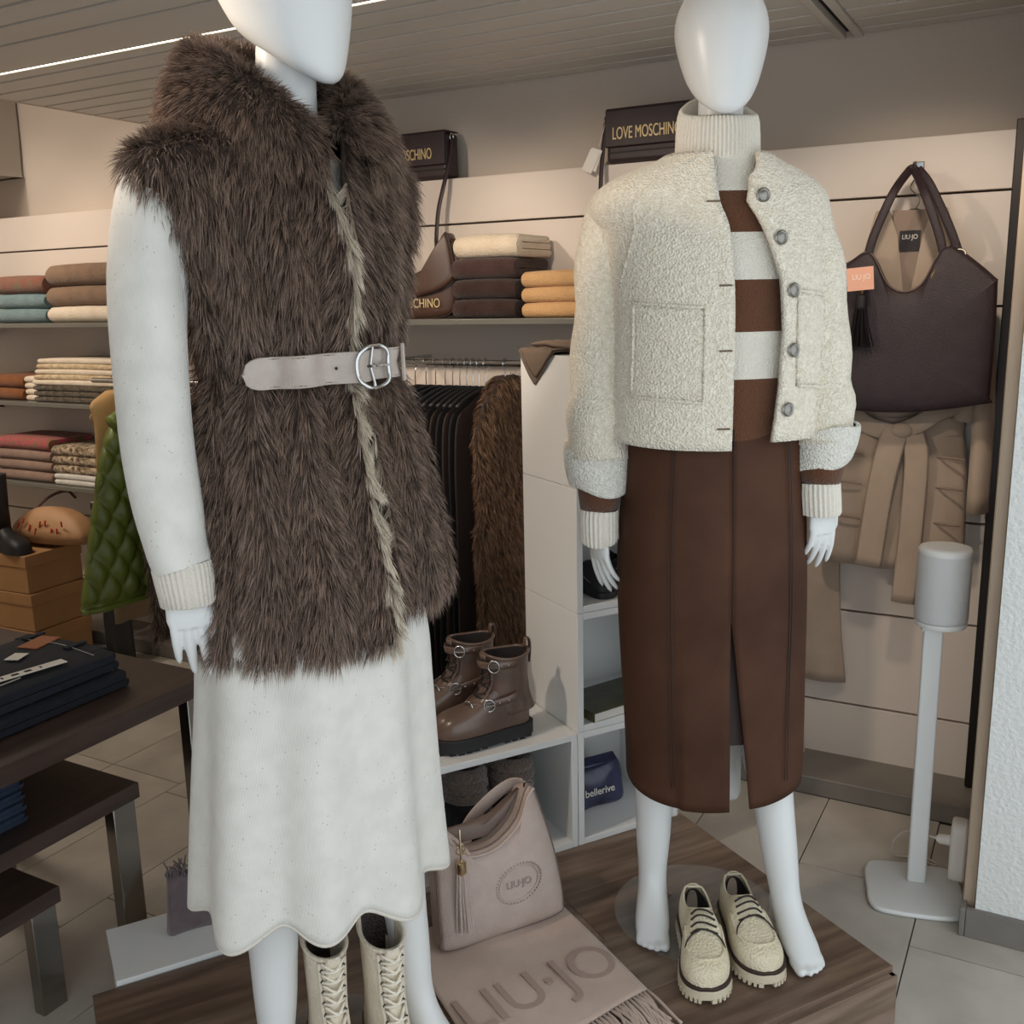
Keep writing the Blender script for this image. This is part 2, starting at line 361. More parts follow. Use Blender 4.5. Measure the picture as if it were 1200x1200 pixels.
# local x = u, local y = v
obj('base', G().box((0, 0, .05), (.665, 1.365, .10)), 'oak', plat)
obj('front_panel', G().box((.341, 0, .0535), (.014, 1.388, .107)), 'oak_b', plat, bevel=.001)
for s in (-1, 1): obj('side_panel', G().box((0, s * .6885, .0535), (.69, .012, .107)), 'oak_b', plat, bevel=.001)
for k in range(4):
    w = .17; x = -.3485 + w * k + w / 2 + .004; cut = [-.695, [-.1, .25, -.3, .1][k], .695]
    for a, b in zip(cut[:-1], cut[1:]):
        o = obj('plank', G().box((0, 0, 0), (w - .0012, b - a - .0012, .013)), ['oak', 'oak_b'][(k + (a > -.6)) % 2], plat, bevel=.0006); o.location = (x, (a + b) / 2, PT - .0065)
# ---------------------------------------------------------------- cube shelving behind the platform
S = .29; TH = .016; CD = .25
def cube(name, label, u1, v0, v1, z0, h=S, back=True, group=None):
    """open-fronted box: front at u1, width v0..v1"""
    c = uv(u1 - CD / 2, (v0 + v1) / 2, z0); w = v1 - v0
    t = thing(name, label, 'shelf cube', tuple(c), PRZ, group)
    for s in (-1, 1): obj('side_panel', G().box((0, s * (w - TH) / 2, h / 2), (CD, TH, h - .001)), 'white_lacquer', t, bevel=.001)
    obj('top_panel', G().box((0, 0, h - TH / 2 - .0005), (CD, w - 2 * TH, TH)), 'white_lacquer', t, bevel=.001)
    obj('bottom_panel', G().box((0, 0, TH / 2 + .0005), (CD, w - 2 * TH, TH)), 'white_lacquer', t, bevel=.001)
    if back: obj('back_panel', G().box((-CD / 2 + .01, 0, h / 2), (.006, w - 2 * TH, h - 2 * TH)), 'white_lacquer', t)
    return t
CU = .042; CV = -.31
lb = ['lowest open white cube of the tall stack, holding a dark shopping bag', 'open white cube of the tall stack with a magazine and dark jar inside', 'open white cube of the tall stack with black shoes inside', 'topmost white cube of the tall stack with a brown cloth over it']
cubes = [cube('shelf_cube', lb[i], CU, CV, CV + S, PT + i * S) for i in range(4)]
low = cube('shelf_cube', 'wide low white cube carrying brown lace-up boots on its top', CU, CV - .62, CV - .002, PT)
for t, w, vc in ((cubes[0], S, 0), (low, .618, 0)): obj('plinth', G().box((-.02, 0, -PT / 2), (CD - .05, w - .01, PT - .001)), 'dark_gap', t)
# white plinth on the floor behind the left end of the platform
t = thing('display_plinth', 'low white box plinth with a mauve scarf on it behind the platform end', 'plinth', tuple(uv(-.060, -1.145)), PRZ)
obj('body', G().box((0, 0, .059), (.180, .40, .118)), 'white_lacquer', t)
obj('top_panel', G().box((0, 0, .124), (.185, .41, .012)), 'white_lacquer', t, bevel=.001)
# ---------------------------------------------------------------- mannequins and their clothes
mat('mannequin_white', '#d6d6d4', .35, spec=.5)
mat('glass', '#dfe8e8', .04, spec=.6, alpha=.07)
mat('chrome', '#c9c9c9', .12, 1.)
mat('button_metal', '#8d8982', .3, 1.)
mat('steel_dark', '#55524f', .25, 1.)
mat('boucle', '#e0d5c0', .95, hex2='#ece3d2', vscale=120, vdetail=2, bump=('voronoi', 240, .9), spec=.1, sheen=.3)
mat('boucle_light', '#dcd7cb', .95, hex2='#e6e2d8', vscale=120, vdetail=2, bump=('voronoi', 260, .9), spec=.1, sheen=.3)
CRM, BRN = '#ddd6c9', '#5f3e2b'
mat('stripe_knit', CRM, .95, ramp=[(1.0, BRN), (1.136, CRM), (1.220, BRN), (1.308, CRM), (1.388, BRN), (1.459, CRM), (1.6, CRM)], bump=('voronoi', 330, .6), spec=.1, sheen=.2)
mat('cream_rib', CRM, .95, bump=('voronoi', 420, .35), spec=.1, sheen=.2)
mat('brown_knit', BRN, .95, bump=('voronoi', 300, .6), spec=.1, sheen=.2)
mat('brown_suede', '#3c2417', .7, hex2='#4d3122', vscale=6, vdetail=6, bump=('noise', 260, .18), spec=.2)
mat('seam_brown', '#33211a', .7)
mat('skirt_lining', '#2a1a16', .6)
mat('fleck_knit', '#d0ccc4', .95, hex2='#d8d4cc', vscale=30, bump=('X', 190, .25, .6), flecks=('#b5ab9f', 120, .13), spec=.1, sheen=.2)
mat('fleck_rib', '#cec6ba', .95, bump=('voronoi', 400, .25), flecks=('#a89d90', 120, .10), spec=.1, sheen=.2)
mat('belt_leather', '#b3a69c', .5, hex2='#a99b91', vscale=40, bump=('voronoi', 300, .15))
mat('vest_hide', '#382a23', .9)
tinted('fur_fibre', .45, .35)
mat('thread_dark', '#6b5a48', .8)
RZR, RZL = math.radians(17.44), math.radians(40.58)
LR, LL = (-.578, 1.839, PT), (-.990, 1.156, PT)
def axes(psi): return V3(math.cos(psi), math.sin(psi), 0), V3(math.sin(psi), -math.cos(psi), 0)
def ring(z, cx, cy, a, b, psi, th, ex=2., tilt=0.):
    e, f = axes(psi); s, c = np.sin(th), np.cos(th)
    if ex != 2.: s, c = np.sign(s) * abs(s) ** (2 / ex), np.sign(c) * abs(c) ** (2 / ex)
    P = V3(cx, cy, z) + np.outer(s * a, e) + np.outer(c * b, f)
    P[:, 2] += tilt * c; return P
FULL = np.linspace(-math.pi, math.pi, 96, endpoint=False)
def head_geo(g, psi, zc, ztop, hw, cx, cy=0.):
    """smooth faceless egg head: chin forward and low, crown up"""
    e, f = axes(psi); H = ztop - zc
    prof = [(0., .36, .44, .030), (.02, .50, .60, .029), (.07, .62, .75, .024), (.17, .76, .90, .016), (.30, .87, 1.02, .010), (.42, .95, 1.10, .005), (.55, 1., 1.15, 0), (.68, .98, 1.13, -.004), (.81, .86, 1.0, -.008), (.91, .66, .78, -.011), (.97, .40, .47, -.013), (1., .1, .12, -.014)]
    pa, pb, po = [(p[0], p[1]) for p in prof], [(p[0], p[2]) for p in prof], [(p[0], p[3]) for p in prof]
    th = np.linspace(-math.pi, math.pi, 40, endpoint=False); R = []
    for t in np.linspace(0, 1, 30) ** 1.0:
        a = icurve(t, pa, 1) * hw; b = icurve(t, pb, 1) * hw; o = icurve(t, po, 1)
        r = ring(zc + H * t, cx, cy, a, b, psi, th, tilt=-(1 - t) ** 2 * .03 * (1 if b > .02 else .2)); r += f * (o + .004); R.append(r)
    g.grid(np.array(R), cv=True, cap0=True, cap1=True)
def foot_geo(g, hip, knee, ank, toe, k=1.):
    """slim leg running into a raised-heel foot with five toes"""
    hip, knee, ank, toe = map(lambda q: V3(*q), (hip, knee, ank, toe)); d = toe - ank; d[2] = 0; lf = np.linalg.norm(d); d /= lf; side = V3(-d[1], d[0], 0); Z = V3(0, 0, 1)
    leg = smooth_open([hip, knee, knee * .55 + ank * .45 + V3(0, .010, 0), ank + (knee - ank) * .16, ank + (knee - ank) * .08], 20); lr = np.interp(np.linspace(0, 1, 20), [0, .3, .5, .62, .85, 1], [.080, .050, .040, .037, .0315, .029])
    q = lambda f, z: ank * 1.0 + d * lf * f - Z * ank[2] + Z * z
    ft = [q(.03, ank[2] - .002), q(.12, .068), q(.27, .051), q(.5, .036), q(.72, .024), q(.90, .016), q(1.0, .012)]
    path = np.vstack([leg, ft]); w = np.concatenate([lr, [.0285, .0295, .032, .0355, .0375, .034, .025]]); h = np.concatenate([lr, [.032, .036, .034, .027, .020, .014, .009]])
    cum = np.concatenate([[0], np.cumsum(np.linalg.norm(np.diff(path, axis=0), axis=1))]); u_ = np.linspace(0, cum[-1], 70); ker = np.ones(5) / 5
    path = np.stack([np.interp(u_, cum, path[:, i]) for i in range(3)], 1); w, h = np.interp(u_, cum, w), np.interp(u_, cum, h)
    for _ in range(2): path[2:-2] = np.stack([np.convolve(path[:, i], ker, 'valid') for i in range(3)], 1); w[2:-2] = np.convolve(w, ker, 'valid'); h[2:-2] = np.convolve(h, ker, 'valid')
    t = np.gradient(path, axis=0); th = np.linspace(0, 2 * math.pi, 24, endpoint=False); R = []
    for p, tt, a, b in zip(path, t, w, h):
        tt = tt / np.linalg.norm(tt); s_ = side - tt * side.dot(tt); s_ /= np.linalg.norm(s_); n = np.cross(tt, s_); R.append(p + np.outer(np.cos(th) * a * k, s_) + np.outer(np.sin(th) * b * k, n))
    R = np.array(R); R[:, :, 2] = np.maximum(R[:, :, 2], .002); g.grid(R, cv=True, cap0=True, cap1=True)
    g.tube([q(.0, ank[2] + .07), q(-.05, ank[2] + .02), q(-.12, ank[2] - .02), q(-.10, ank[2] - .055), q(.0, ank[2] - .062)], [.020, .026, .026, .022, .012], 16)
    g.tube([q(-.06, ank[2] - .05), q(.2, .034), q(.5, .022)], [.018, .020, .016], 14)
    for o, L, r in ((-.0255, .018, .0105), (-.0095, .021, .0083), (.0045, .017, .0078), (.0165, .011, .0073), (.0270, .003, .0066)):
        s = -1 if (ank[0] < 0) else 1
        b = toe - d * .026 + side * o * s; b[2] = .014; g.tube([b, b + d * (.014 + L * .5), b + d * (.020 + L) - Z * .002, b + d * (.026 + L) - Z * .004], [r * .9, r, r * .9, r * .35], 10)
def hand_geo(g, w, down, lat, k=1., curl=.16, thumb=1, spread=1.):
    """hand hanging from the wrist w: palm, four fingers of unequal length, thumb on the side given by the sign of thumb"""
    w, dn, lt = V3(*w), V3(*down), V3(*lat); dn /= np.linalg.norm(dn); lt -= dn * lt.dot(dn); lt /= np.linalg.norm(lt); nm = np.cross(dn, lt)
    if nm[1] < 0: nm = -nm          # palm side away from the viewer
    th = np.linspace(0, 2 * math.pi, 20, endpoint=False); R = []
    for s, a, b in ((-.02, .021, .019), (.0, .020, .016), (.02, .026, .0145), (.045, .033, .0135), (.07, .035, .012), (.083, .032, .0095)):
        R.append(w + dn * s * k + np.outer(np.cos(th) * a * k, lt) + np.outer(np.sin(th) * b * k, nm))
    g.grid(np.array(R), cv=True, cap0=True, cap1=True)
    for j, (o, L, r) in enumerate(((-.026, .066, .0078), (-.009, .078, .0083), (.0085, .073, .0083), (.025, .056, .0073))):
        o *= -thumb; b = w + dn * .076 * k + lt * o * k; c = curl * (1 + .3 * j); P = [b - dn * .012 * k]; ang = .05; p = b; fan = lt * (o * 1.8 * spread)
        for q in range(4):
            P.append(p); ang += c * .75; p = p + (dn * math.cos(ang) + nm * math.sin(ang) + fan) * L * k / 3.2
        P.append(p)
        g.tube(smooth_open(P, 12), np.interp(np.linspace(0, 1, 12), [0, .3, .6, .9, 1], [r * k * 1.06, r * k * 1.02, r * k * .92, r * k * .72, r * k * .3]), 12)
    b = w + dn * .018 * k + lt * thumb * .020 * k; P = [b, b + (dn * .022 + lt * thumb * .016 + nm * .008) * k, b + (dn * .048 + lt * thumb * .024 + nm * .014) * k, b + (dn * .066 + lt * thumb * .023 + nm * .016) * k]
    g.tube(smooth_open(P, 10), np.array([.0125, .0125, .012, .0112, .0105, .0100, .0095, .0088, .0075, .004]) * k, 12)
def torso_geo(g, psi, rows):
    g.grid(np.array([ring(z, cx, cy, a, b, psi, np.linspace(-math.pi, math.pi, 32, endpoint=False), 2.2) for z, cx, cy, a, b in rows]), cv=True, cap0=True, cap1=True)
# ---- right mannequin
PSR = math.radians(15)
mr = thing('mannequin', 'white faceless mannequin in a cream jacket and brown skirt on glass base', 'mannequin', LR, RZR)
g = G(); torso_geo(g, PSR, [(.78, 0, .01, .12, .09), (.86, 0, .01, .145, .10), (.95, 0, .01, .14, .095), (1.06, 0, 0, .11, .08), (1.2, 0, 0, .125, .088), (1.3, 0, 0, .13, .09), (1.4, 0, 0, .14, .075), (1.46, 0, .005, .10, .06), (1.49, 0, .01, .05, .05)])
g.tube([(0, .012, 1.46), (0, .008, 1.55), (0, .002, 1.64)], [.045, .041, .040], 20)
for L_ in (((-.085, .0, .82), (-.105, -.012, .44), (-.108, -.005, .095), (-.1, -.128, .012)), ((.085, .02, .82), (.110, .0, .44), (.160, -.045, .095), (.205, -.150, .012))):
    h_ = G(); foot_geo(h_, *L_); obj('leg', h_, 'mannequin_white', mr, remesh=.0026, smooth=None, soft=16)
g.tube([(-.11, 0, 1.42), (-.185, -.008, 1.36), (-.208, -.022, 1.15), (-.214, -.042, .90)], [.04, .036, .032, .022], 14)
g.tube([(.10, 0, 1.42), (.165, .018, 1.36), (.19, .015, 1.15), (.198, -.015, .93)], [.04, .036, .032, .022], 14)
obj('body', g, 'mannequin_white', mr, remesh=.006, smooth=None)
g = G(); head_geo(g, PSR * .6, 1.612, 1.820, .081, -.002, .002); obj('head', g, 'mannequin_white', mr, smooth=180, sub=1)
g = G(); hand_geo(g, (-.216, -.045, .862), (.06, -.05, -1), (.62, -.75, 0), .88, .12, -1); obj('hand', g, 'mannequin_white', mr, remesh=.0022, smooth=None)
g = G(); hand_geo(g, (.200, -.02, .915), (.05, -.03, -1), (.8, .6, 0), .88, .14, 1); obj('hand', g, 'mannequin_white', mr, remesh=.0022, smooth=None)
bc = (-.015, .015)
obj('base_plate', G().lathe([(.173, .0005), (.175, .0012), (.175, .0033), (.173, .004)], (bc[0], bc[1], 0), 64), 'glass', mr)
obj('support_rod', G().tube([(-.085, .055, .004), (-.085, .055, .13), (-.09, .03, .16)], .005, 10).lathe([(.014, .007), (.014, .012), (.008, .016)], (-.085, .055, 0), 16), 'chrome', mr)
obj('stand_socket', G().tube([(.049, .06, .40), (.049, .06, .262), (.049, .06, .25), (.049, .06, .244)], [.021, .021, .017, .008], 18), 'mannequin_white', mr)
# striped sweater (collar, body, cuffs)
sw = thing('striped_sweater', 'cream and brown striped turtleneck sweater under the cream jacket', 'sweater', LR, RZR)
rows = [(1.0, 0, .165, .122), (1.1, 0, .17, .126), (1.25, 0, .17, .124), (1.36, 0, .17, .12), (1.43, 0, .16, .108), (1.47, 0, .12, .09), (1.50, 0, .085, .075), (1.53, 0, .068, .066), (1.56, 0, .06, .06)]
obj('body', G().grid(np.array([ring(z, 0, 0, interp(z, rows, 2), interp(z, rows, 3), PSR, FULL) for z in np.linspace(1.0, 1.56, 40)]), cv=True), 'stripe_knit', sw, smooth=180)
th = np.linspace(-math.pi, math.pi, 62 * 6, endpoint=False); rib = .0021 * np.cos(62 * th); R = []
for k, (dz, r) in enumerate([(-.085, .0555), (-.05, .0565), (-.02, .057), (-.004, .057), (.003, .060), (-.001, .0655), (-.012, .0685), (-.04, .0705), (-.07, .0715), (-.10, .071), (-.113, .068), (-.112, .062)]):
    zt = 1.606 + dz; P = ring(zt, -.004, .002, 1., 1., PSR, th); e, f = axes(PSR); ctr = V3(-.004, .002, zt)
    rad = (r + (rib if k > 3 else rib * .6))[:, None]; P = ctr + (P - ctr) * rad * (1 + .03 * abs(np.sin(th))[:, None]); P[:, 2] += -.026 * np.cos(th) + .006 * np.cos(2 * th) + (.004 * np.sin(3 * th) if k > 8 else 0); R.append(P)
obj('collar', G().grid(np.array(R), cv=True), 'cream_rib', sw, smooth=180)
def ribbed_tube(path, radii, nrib, amp, flat=1.):
    n = nrib * 5; p = np.asarray(path, float); th = np.linspace(0, 2 * math.pi, n, endpoint=False); t = np.gradient(p, axis=0); R = []
    for i in range(len(p)):
        d = t[i] / np.linalg.norm(t[i]); a = V3(0, 1, 0); a = a - d * a.dot(d); a /= np.linalg.norm(a); b = np.cross(d, a); r = radii[i] + amp * np.cos(nrib * th)
        R.append(p[i] + np.outer(np.cos(th) * r, b) + np.outer(np.sin(th) * r * flat, a))
    return np.array(R)
for cu in ([(-.214, -.045, .96), (-.213, -.046, .92), (-.213, -.047, .887), (-.214, -.047, .87), (-.213, -.047, .828), (-.213, -.046, .825)], [(.196, -.015, 1.0), (.196, -.017, .965), (.195, -.018, .94), (.196, -.019, .92), (.199, -.02, .882), (.199, -.02, .879)]):
    obj('sleeve_end', G().tube(cu[:3], [.042, .041, .037], 30), 'brown_knit', sw, smooth=180)
    obj('cuff', G().grid(ribbed_tube(cu[2:], [.0355, .0365, .036, .033], 26, .0018), cv=True), 'cream_rib', sw, smooth=180)
# cropped jacket
jk = thing('boucle_jacket', 'open cream boucle cropped jacket with patch pockets and metal buttons', 'jacket', LR, RZR)
JR = [(1.025, .0, .196, .142), (1.08, .0, .194, .144), (1.15, .0, .190, .144), (1.26, .0, .188, .142), (1.35, -.004, .19, .138), (1.40, -.008, .194, .130), (1.43, -.016, .208, .122), (1.455, -.018, .206, .114), (1.475, -.017, .186, .105), (1.492, -.014, .154, .097), (1.505, -.010, .122, .090), (1.515, -.007, .100, .086), (1.522, -.006, .090, .083)]
TRJ = [(1.02, .30), (1.06, .33), (1.13, .38), (1.22, .41), (1.31, .38), (1.38, .26), (1.44, .14), (1.48, .20), (1.522, .55)]
TLJ = [(1.02, .03), (1.30, .03), (1.40, .04), (1.46, .06), (1.49, .10), (1.522, .26)]
def jpt(z, th, out=0.):
    th = np.atleast_1d(th); a, b, cx = icurve(z, JR, 2), icurve(z, JR, 3), icurve(z, JR, 1)
    wob = .004 * np.sin(5 * th + 2) * min(1, max(0, (1.45 - z) / .3)) + .003 * np.sin(11 * th + 7 * z)
    return ring(z, cx, .004, a + out + wob.mean() * 0, b + out, PSR, th, 2.15) + np.outer(wob, V3(0, 0, 0))
zs_ = np.concatenate([np.linspace(1.028, 1.40, 26), np.linspace(1.415, 1.522, 14)]); P = []
for z in zs_:
    tl, tr = interp(z, TLJ, 1), interp(z, TRJ, 1); th = np.linspace(-tl, -(2 * math.pi - tr), 110); r = jpt(z, th)
    r[:, 2] += -.012 * max(0, (1.15 - z) / .12) * np.clip(np.cos(th), 0, 1) * (th > -2.5); P.append(r)
obj('body', G().grid(np.array(P)), 'boucle', jk, smooth=180, solid=.009)
def sleeve(path, rad, n=28, amp=.003, flat=1.):
    p = smooth_open(path, 26); r = np.interp(np.linspace(0, 1, 26), np.linspace(0, 1, len(rad)), rad); r = r + amp * np.sin(np.arange(26) * 1.3)
    return G().tube(p, r, n, cap=False, flat=flat)
obj('sleeve', sleeve([(-.115, .0, 1.465), (-.165, -.002, 1.448), (-.200, -.006, 1.395), (-.206, -.015, 1.28), (-.211, -.025, 1.15), (-.214, -.035, 1.06), (-.215, -.04, .985)], [.042, .050, .049, .050, .053, .056, .054]), 'boucle', jk, smooth=180, solid=.006)
obj('sleeve', sleeve([(.085, .03, 1.465), (.125, .027, 1.445), (.158, .022, 1.385), (.180, .02, 1.28), (.190, .015, 1.15), (.196, .005, 1.08), (.200, -.005, 1.01)], [.040, .047, .047, .047, .049, .051, .050]), 'boucle', jk, smooth=180, solid=.006)
def cuff(path, rad, k):
    p = np.array(path, float); th = np.linspace(0, 2 * math.pi, 40, endpoint=False); R = []
    for i, (q, r) in enumerate(zip(p, rad)):
        c = q + np.outer(np.cos(th) * r, V3(1, 0, 0)) + np.outer(np.sin(th) * r * .9, V3(0, 1, 0)); c[:, 2] += .010 * np.cos(th * 1 + k) + .005 * np.sin(3 * th + i); R.append(c)
    return G().grid(np.array(R), cv=True)
obj('turned_cuff', cuff([(-.216, -.04, .955), (-.214, -.041, .930), (-.214, -.041, .922), (-.216, -.041, .935), (-.219, -.04, .97), (-.219, -.038, 1.0), (-.217, -.038, 1.007), (-.216, -.038, 1.0)], [.044, .050, .056, .061, .064, .065, .062, .055], 3.6), 'boucle_light', jk, smooth=180, sub=1)
obj('turned_cuff', cuff([(.198, -.012, .99), (.197, -.012, .970), (.197, -.012, .962), (.199, -.011, .975), (.204, -.01, 1.0), (.206, -.008, 1.035), (.206, -.008, 1.042), (.205, -.008, 1.035)], [.038, .045, .05, .053, .056, .060, .058, .05], .4), 'boucle_light', jk, smooth=180, sub=1)
def jpatch(x0, x1, z0, z1, name, m, out=.0105, n=14):
    """panel that follows the jacket front between angles x0..x1"""
    P = []
    for z in np.linspace(z0, z1, n): P.append(jpt(z, np.linspace(x0, x1, n), out)[:, :])
    P = np.array(P); P[:, :, 2] += np.linspace(.006, -.004, n)[None, :] * 1.0
    pk = obj(name, G().grid(P), m, jk, smooth=180, solid=.006); e = np.concatenate([P[0, :], P[1:, -1], P[-1, ::-1][1:], P[::-1, 0][1:-1]])
    obj('piping', G().tube(e, .0034, 6, closed=True), 'boucle', pk, smooth=180)
jpatch(-1.02, -.27, 1.105, 1.268, 'pocket', 'boucle'); jpatch(.56, 1.10, 1.12, 1.283, 'pocket', 'boucle')
for z, t in ((1.449, .26), (1.378, .37), (1.290, .49), (1.188, .50), (1.085, .44)):
    c = jpt(z, t, .011)[0]; e, f = axes(PSR + t * .8); o = obj('button', G().lathe([(.003, .0), (.0118, .0), (.0128, .002), (.0105, .004), (.0085, .003), (.006, .0042), (.002, .0052)], (0, 0, 0), 16), 'button_metal', jk)
    o.matrix_local = frame(c, e, (0, 0, 1), f) if False else frame(c, e, np.cross(f, e), f)
    obj('rosette', G().tube([(.0055 * math.cos(a), .0055 * math.sin(a), .0032) for a in np.linspace(0, 6.28, 13)], .0012, 6), 'steel_dark', o)
for z in (1.44, 1.30, 1.19, 1.055):
    P = jpt(z, np.linspace(-.15, -.05, 5), .0095); obj('buttonhole', G().tube(P, .0018, 6), 'thread_dark', jk)
P = [jpt(z, t, .009)[0] for z, t in zip(np.linspace(1.515, 1.30, 12), np.linspace(-.5, -1.25, 12))]; obj('raglan_seam', G().tube(P, .0026, 6), 'boucle', jk, smooth=180)
P = [jpt(z, t, .009)[0] for z, t in zip(np.linspace(1.515, 1.30, 12), np.linspace(.75, 1.3, 12))]; obj('raglan_seam', G().tube(P, .0026, 6), 'boucle', jk, smooth=180)
# pencil skirt with front slit
sk = thing('suede_skirt', 'brown suede midi pencil skirt with front slit', 'skirt', LR, RZR)
SR = [(.28, .012, .176, .122), (.4, .010, .178, .126), (.55, .006, .180, .130), (.70, .003, .183, .134), (.82, .001, .181, .134), (.93, .0, .174, .130), (1.04, .0, .165, .122), (1.08, 0, .155, .115)]
def spt(z, th, out=0.): return ring(z, icurve(z, SR, 1), .0, icurve(z, SR, 2) + out, icurve(z, SR, 3) + out, PSR, np.atleast_1d(th), 2.25)
ZS = .70; P = []
for t in np.linspace(0, 1, 44):
    r = []
    zt = 1.07; th0 = np.linspace(0, -2 * math.pi, 121)
    for k, th in enumerate(th0):
        zb = .312 + .05 * (1 - math.cos(th)) / 2 - .025 * math.sin(abs(th)) ** 2 * 0; z = zt + (zb - zt) * t
        op = max(0., (ZS - z) / (ZS - .31)); th2 = th * (1 - op * .018) - (0 if th < -3 else .0) - op * .002
        if th < -math.pi: th2 = -2 * math.pi + (th + 2 * math.pi) * (1 - .06 * op) + .0 + op * .20 * math.exp(-((th + 2 * math.pi) / .5) ** 2)
        r.append(spt(z, th2, .002 * math.sin(3 * th + 9 * z) + (.006 * op if abs(th) < .5 else 0))[0])
    P.append(r)
obj('body', G().grid(np.array(P)), 'brown_suede', sk, smooth=180, solid=.004)
obj('lining', G().grid(np.array([spt(z, FULL, -.018) for z in np.linspace(.44, 1.0, 12)]), cv=True), 'skirt_lining', sk, smooth=180)
for t0, z1 in ((-.56, .36), (-.60, .36), (.012, .70), (.64, .36), (.68, .36)):
    P = [spt(z, t0 * (1 + .0 * z), .0035)[0] for z in np.linspace(1.05, z1, 24)]; obj('seam', G().tube(P, .0009, 5), 'seam_brown', sk, smooth=180)
# ---- left mannequin
PSL = math.radians(36)
ml = thing('mannequin', 'white faceless mannequin wearing the brown fur vest and cream knit skirt', 'mannequin', LL, RZL)
g = G(); torso_geo(g, PSL, [(.78, 0, .01, .12, .085), (.86, 0, .01, .14, .095), (.95, 0, .01, .13, .09), (1.06, 0, 0, .10, .07), (1.2, 0, 0, .11, .075), (1.3, 0, 0, .12, .085), (1.4, 0, 0, .13, .07), (1.46, 0, .005, .10, .055), (1.49, 0, .01, .05, .05)])
g.tube([(0, .012, 1.44), (.002, .006, 1.53), (.006, -.0, 1.64)], [.050, .043, .041], 20)
for L_ in (((-.07, -.05, .82), (-.10, -.05, .44), (-.110, -.03, .10), (-.150, -.155, .012)), ((.07, .05, .82), (.10, .045, .46), (.125, .02, .10), (.19, -.09, .012))):
    h_ = G(); foot_geo(h_, *L_); obj('leg', h_, 'mannequin_white', ml, remesh=.003, smooth=None, soft=14)
g.tube([(-.13, -.08, 1.42), (-.17, -.1, 1.38), (-.19, -.115, 1.15), (-.18, -.13, .88)], [.045, .04, .032, .024], 14)
g.tube([(.09, .06, 1.42), (.105, .14, 1.37), (.100, .188, 1.12), (.095, .195, .90)], [.036, .034, .030, .022], 14)
obj('body', g, 'mannequin_white', ml, remesh=.006, smooth=None)
g = G(); head_geo(g, math.radians(48), 1.600, 1.835, .090, .000, -.004); obj('head', g, 'mannequin_white', ml, smooth=180, sub=1)
g = G(); hand_geo(g, (-.176, -.132, .935), (.08, -.02, -1), (1, .1, 0), 1.0, .10, 1); obj('hand', g, 'mannequin_white', ml, remesh=.0022, smooth=None)
g = G(); hand_geo(g, (.095, .195, .925), (.02, .02, -1), (.6, .8, 0), .95, .12, -1); obj('hand', g, 'mannequin_white', ml, remesh=.0022, smooth=None)
obj('base_plate', G().lathe([(.173, .0005), (.175, .0012), (.175, .0033), (.173, .004)], (0, 0, 0), 64), 'glass', ml)
# cream knit sweater (only a sleeve and the neckline show)
sl = thing('knit_sweater', 'cream flecked knit sweater worn under the brown fur vest', 'sweater', LL, RZL)
obj('body', G().grid(np.array([ring(z, 0, 0, a, b, PSL, FULL) for z, a, b in ((1.02, .125, .09), (1.2, .12, .085), (1.35, .145, .095), (1.44, .14, .085), (1.475, .10, .07), (1.49, .065, .06))]), cv=True), 'fleck_knit', sl, smooth=180)
def wsleeve(path, rad, folds):
    p = smooth_open(path, 40); r = np.interp(np.linspace(0, 1, 40), np.linspace(0, 1, len(rad)), rad); n = 40; th = np.linspace(0, 2 * math.pi, n, endpoint=False); t = np.gradient(p, axis=0); R = []
    for i in range(40):
        d = t[i] / np.linalg.norm(t[i]); a = V3(0, 1, 0); a = a - d * a.dot(d); a /= np.linalg.norm(a); b = np.cross(d, a); s = i / 39.
        q = r[i] * (1 + .05 * np.cos(2 * th + 3 * s + .5) + .035 * np.sin(3 * th - 5 * s) + folds * np.sin(s * 20 + 2 * th) * .02)
        R.append(p[i] + np.outer(np.cos(th) * q, b) + np.outer(np.sin(th) * q, a))
    return G().grid(np.array(R), cv=True)
obj('sleeve', wsleeve([(-.12, -.075, 1.465), (-.165, -.095, 1.44), (-.187, -.105, 1.36), (-.194, -.112, 1.25), (-.196, -.117, 1.12), (-.190, -.122, 1.02), (-.184, -.128, .968), (-.177, -.132, .938)], [.045, .046, .047, .049, .050, .047, .044, .040], 1.), 'fleck_knit', sl, smooth=180)
obj('sleeve', wsleeve([(.09, .085, 1.455), (.105, .145, 1.41), (.108, .182, 1.3), (.100, .190, 1.12), (.095, .195, .95)], [.042, .043, .043, .043, .038], 0.), 'fleck_knit', sl, smooth=180)
obj('cuff', G().grid(ribbed_tube([(.095, .195, .960), (.095, .195, .945), (.095, .195, .92), (.095, .195, .895)], [.036, .0385, .037, .034], 34, .0011), cv=True), 'fleck_rib', sl, smooth=180)
obj('cuff', G().grid(ribbed_tube([(-.177, -.132, .948), (-.177, -.132, .938), (-.175, -.133, .915), (-.173, -.133, .888), (-.173, -.133, .886)], [.038, .0405, .039, .037, .033], 34, .0011), cv=True), 'fleck_rib', sl, smooth=180)
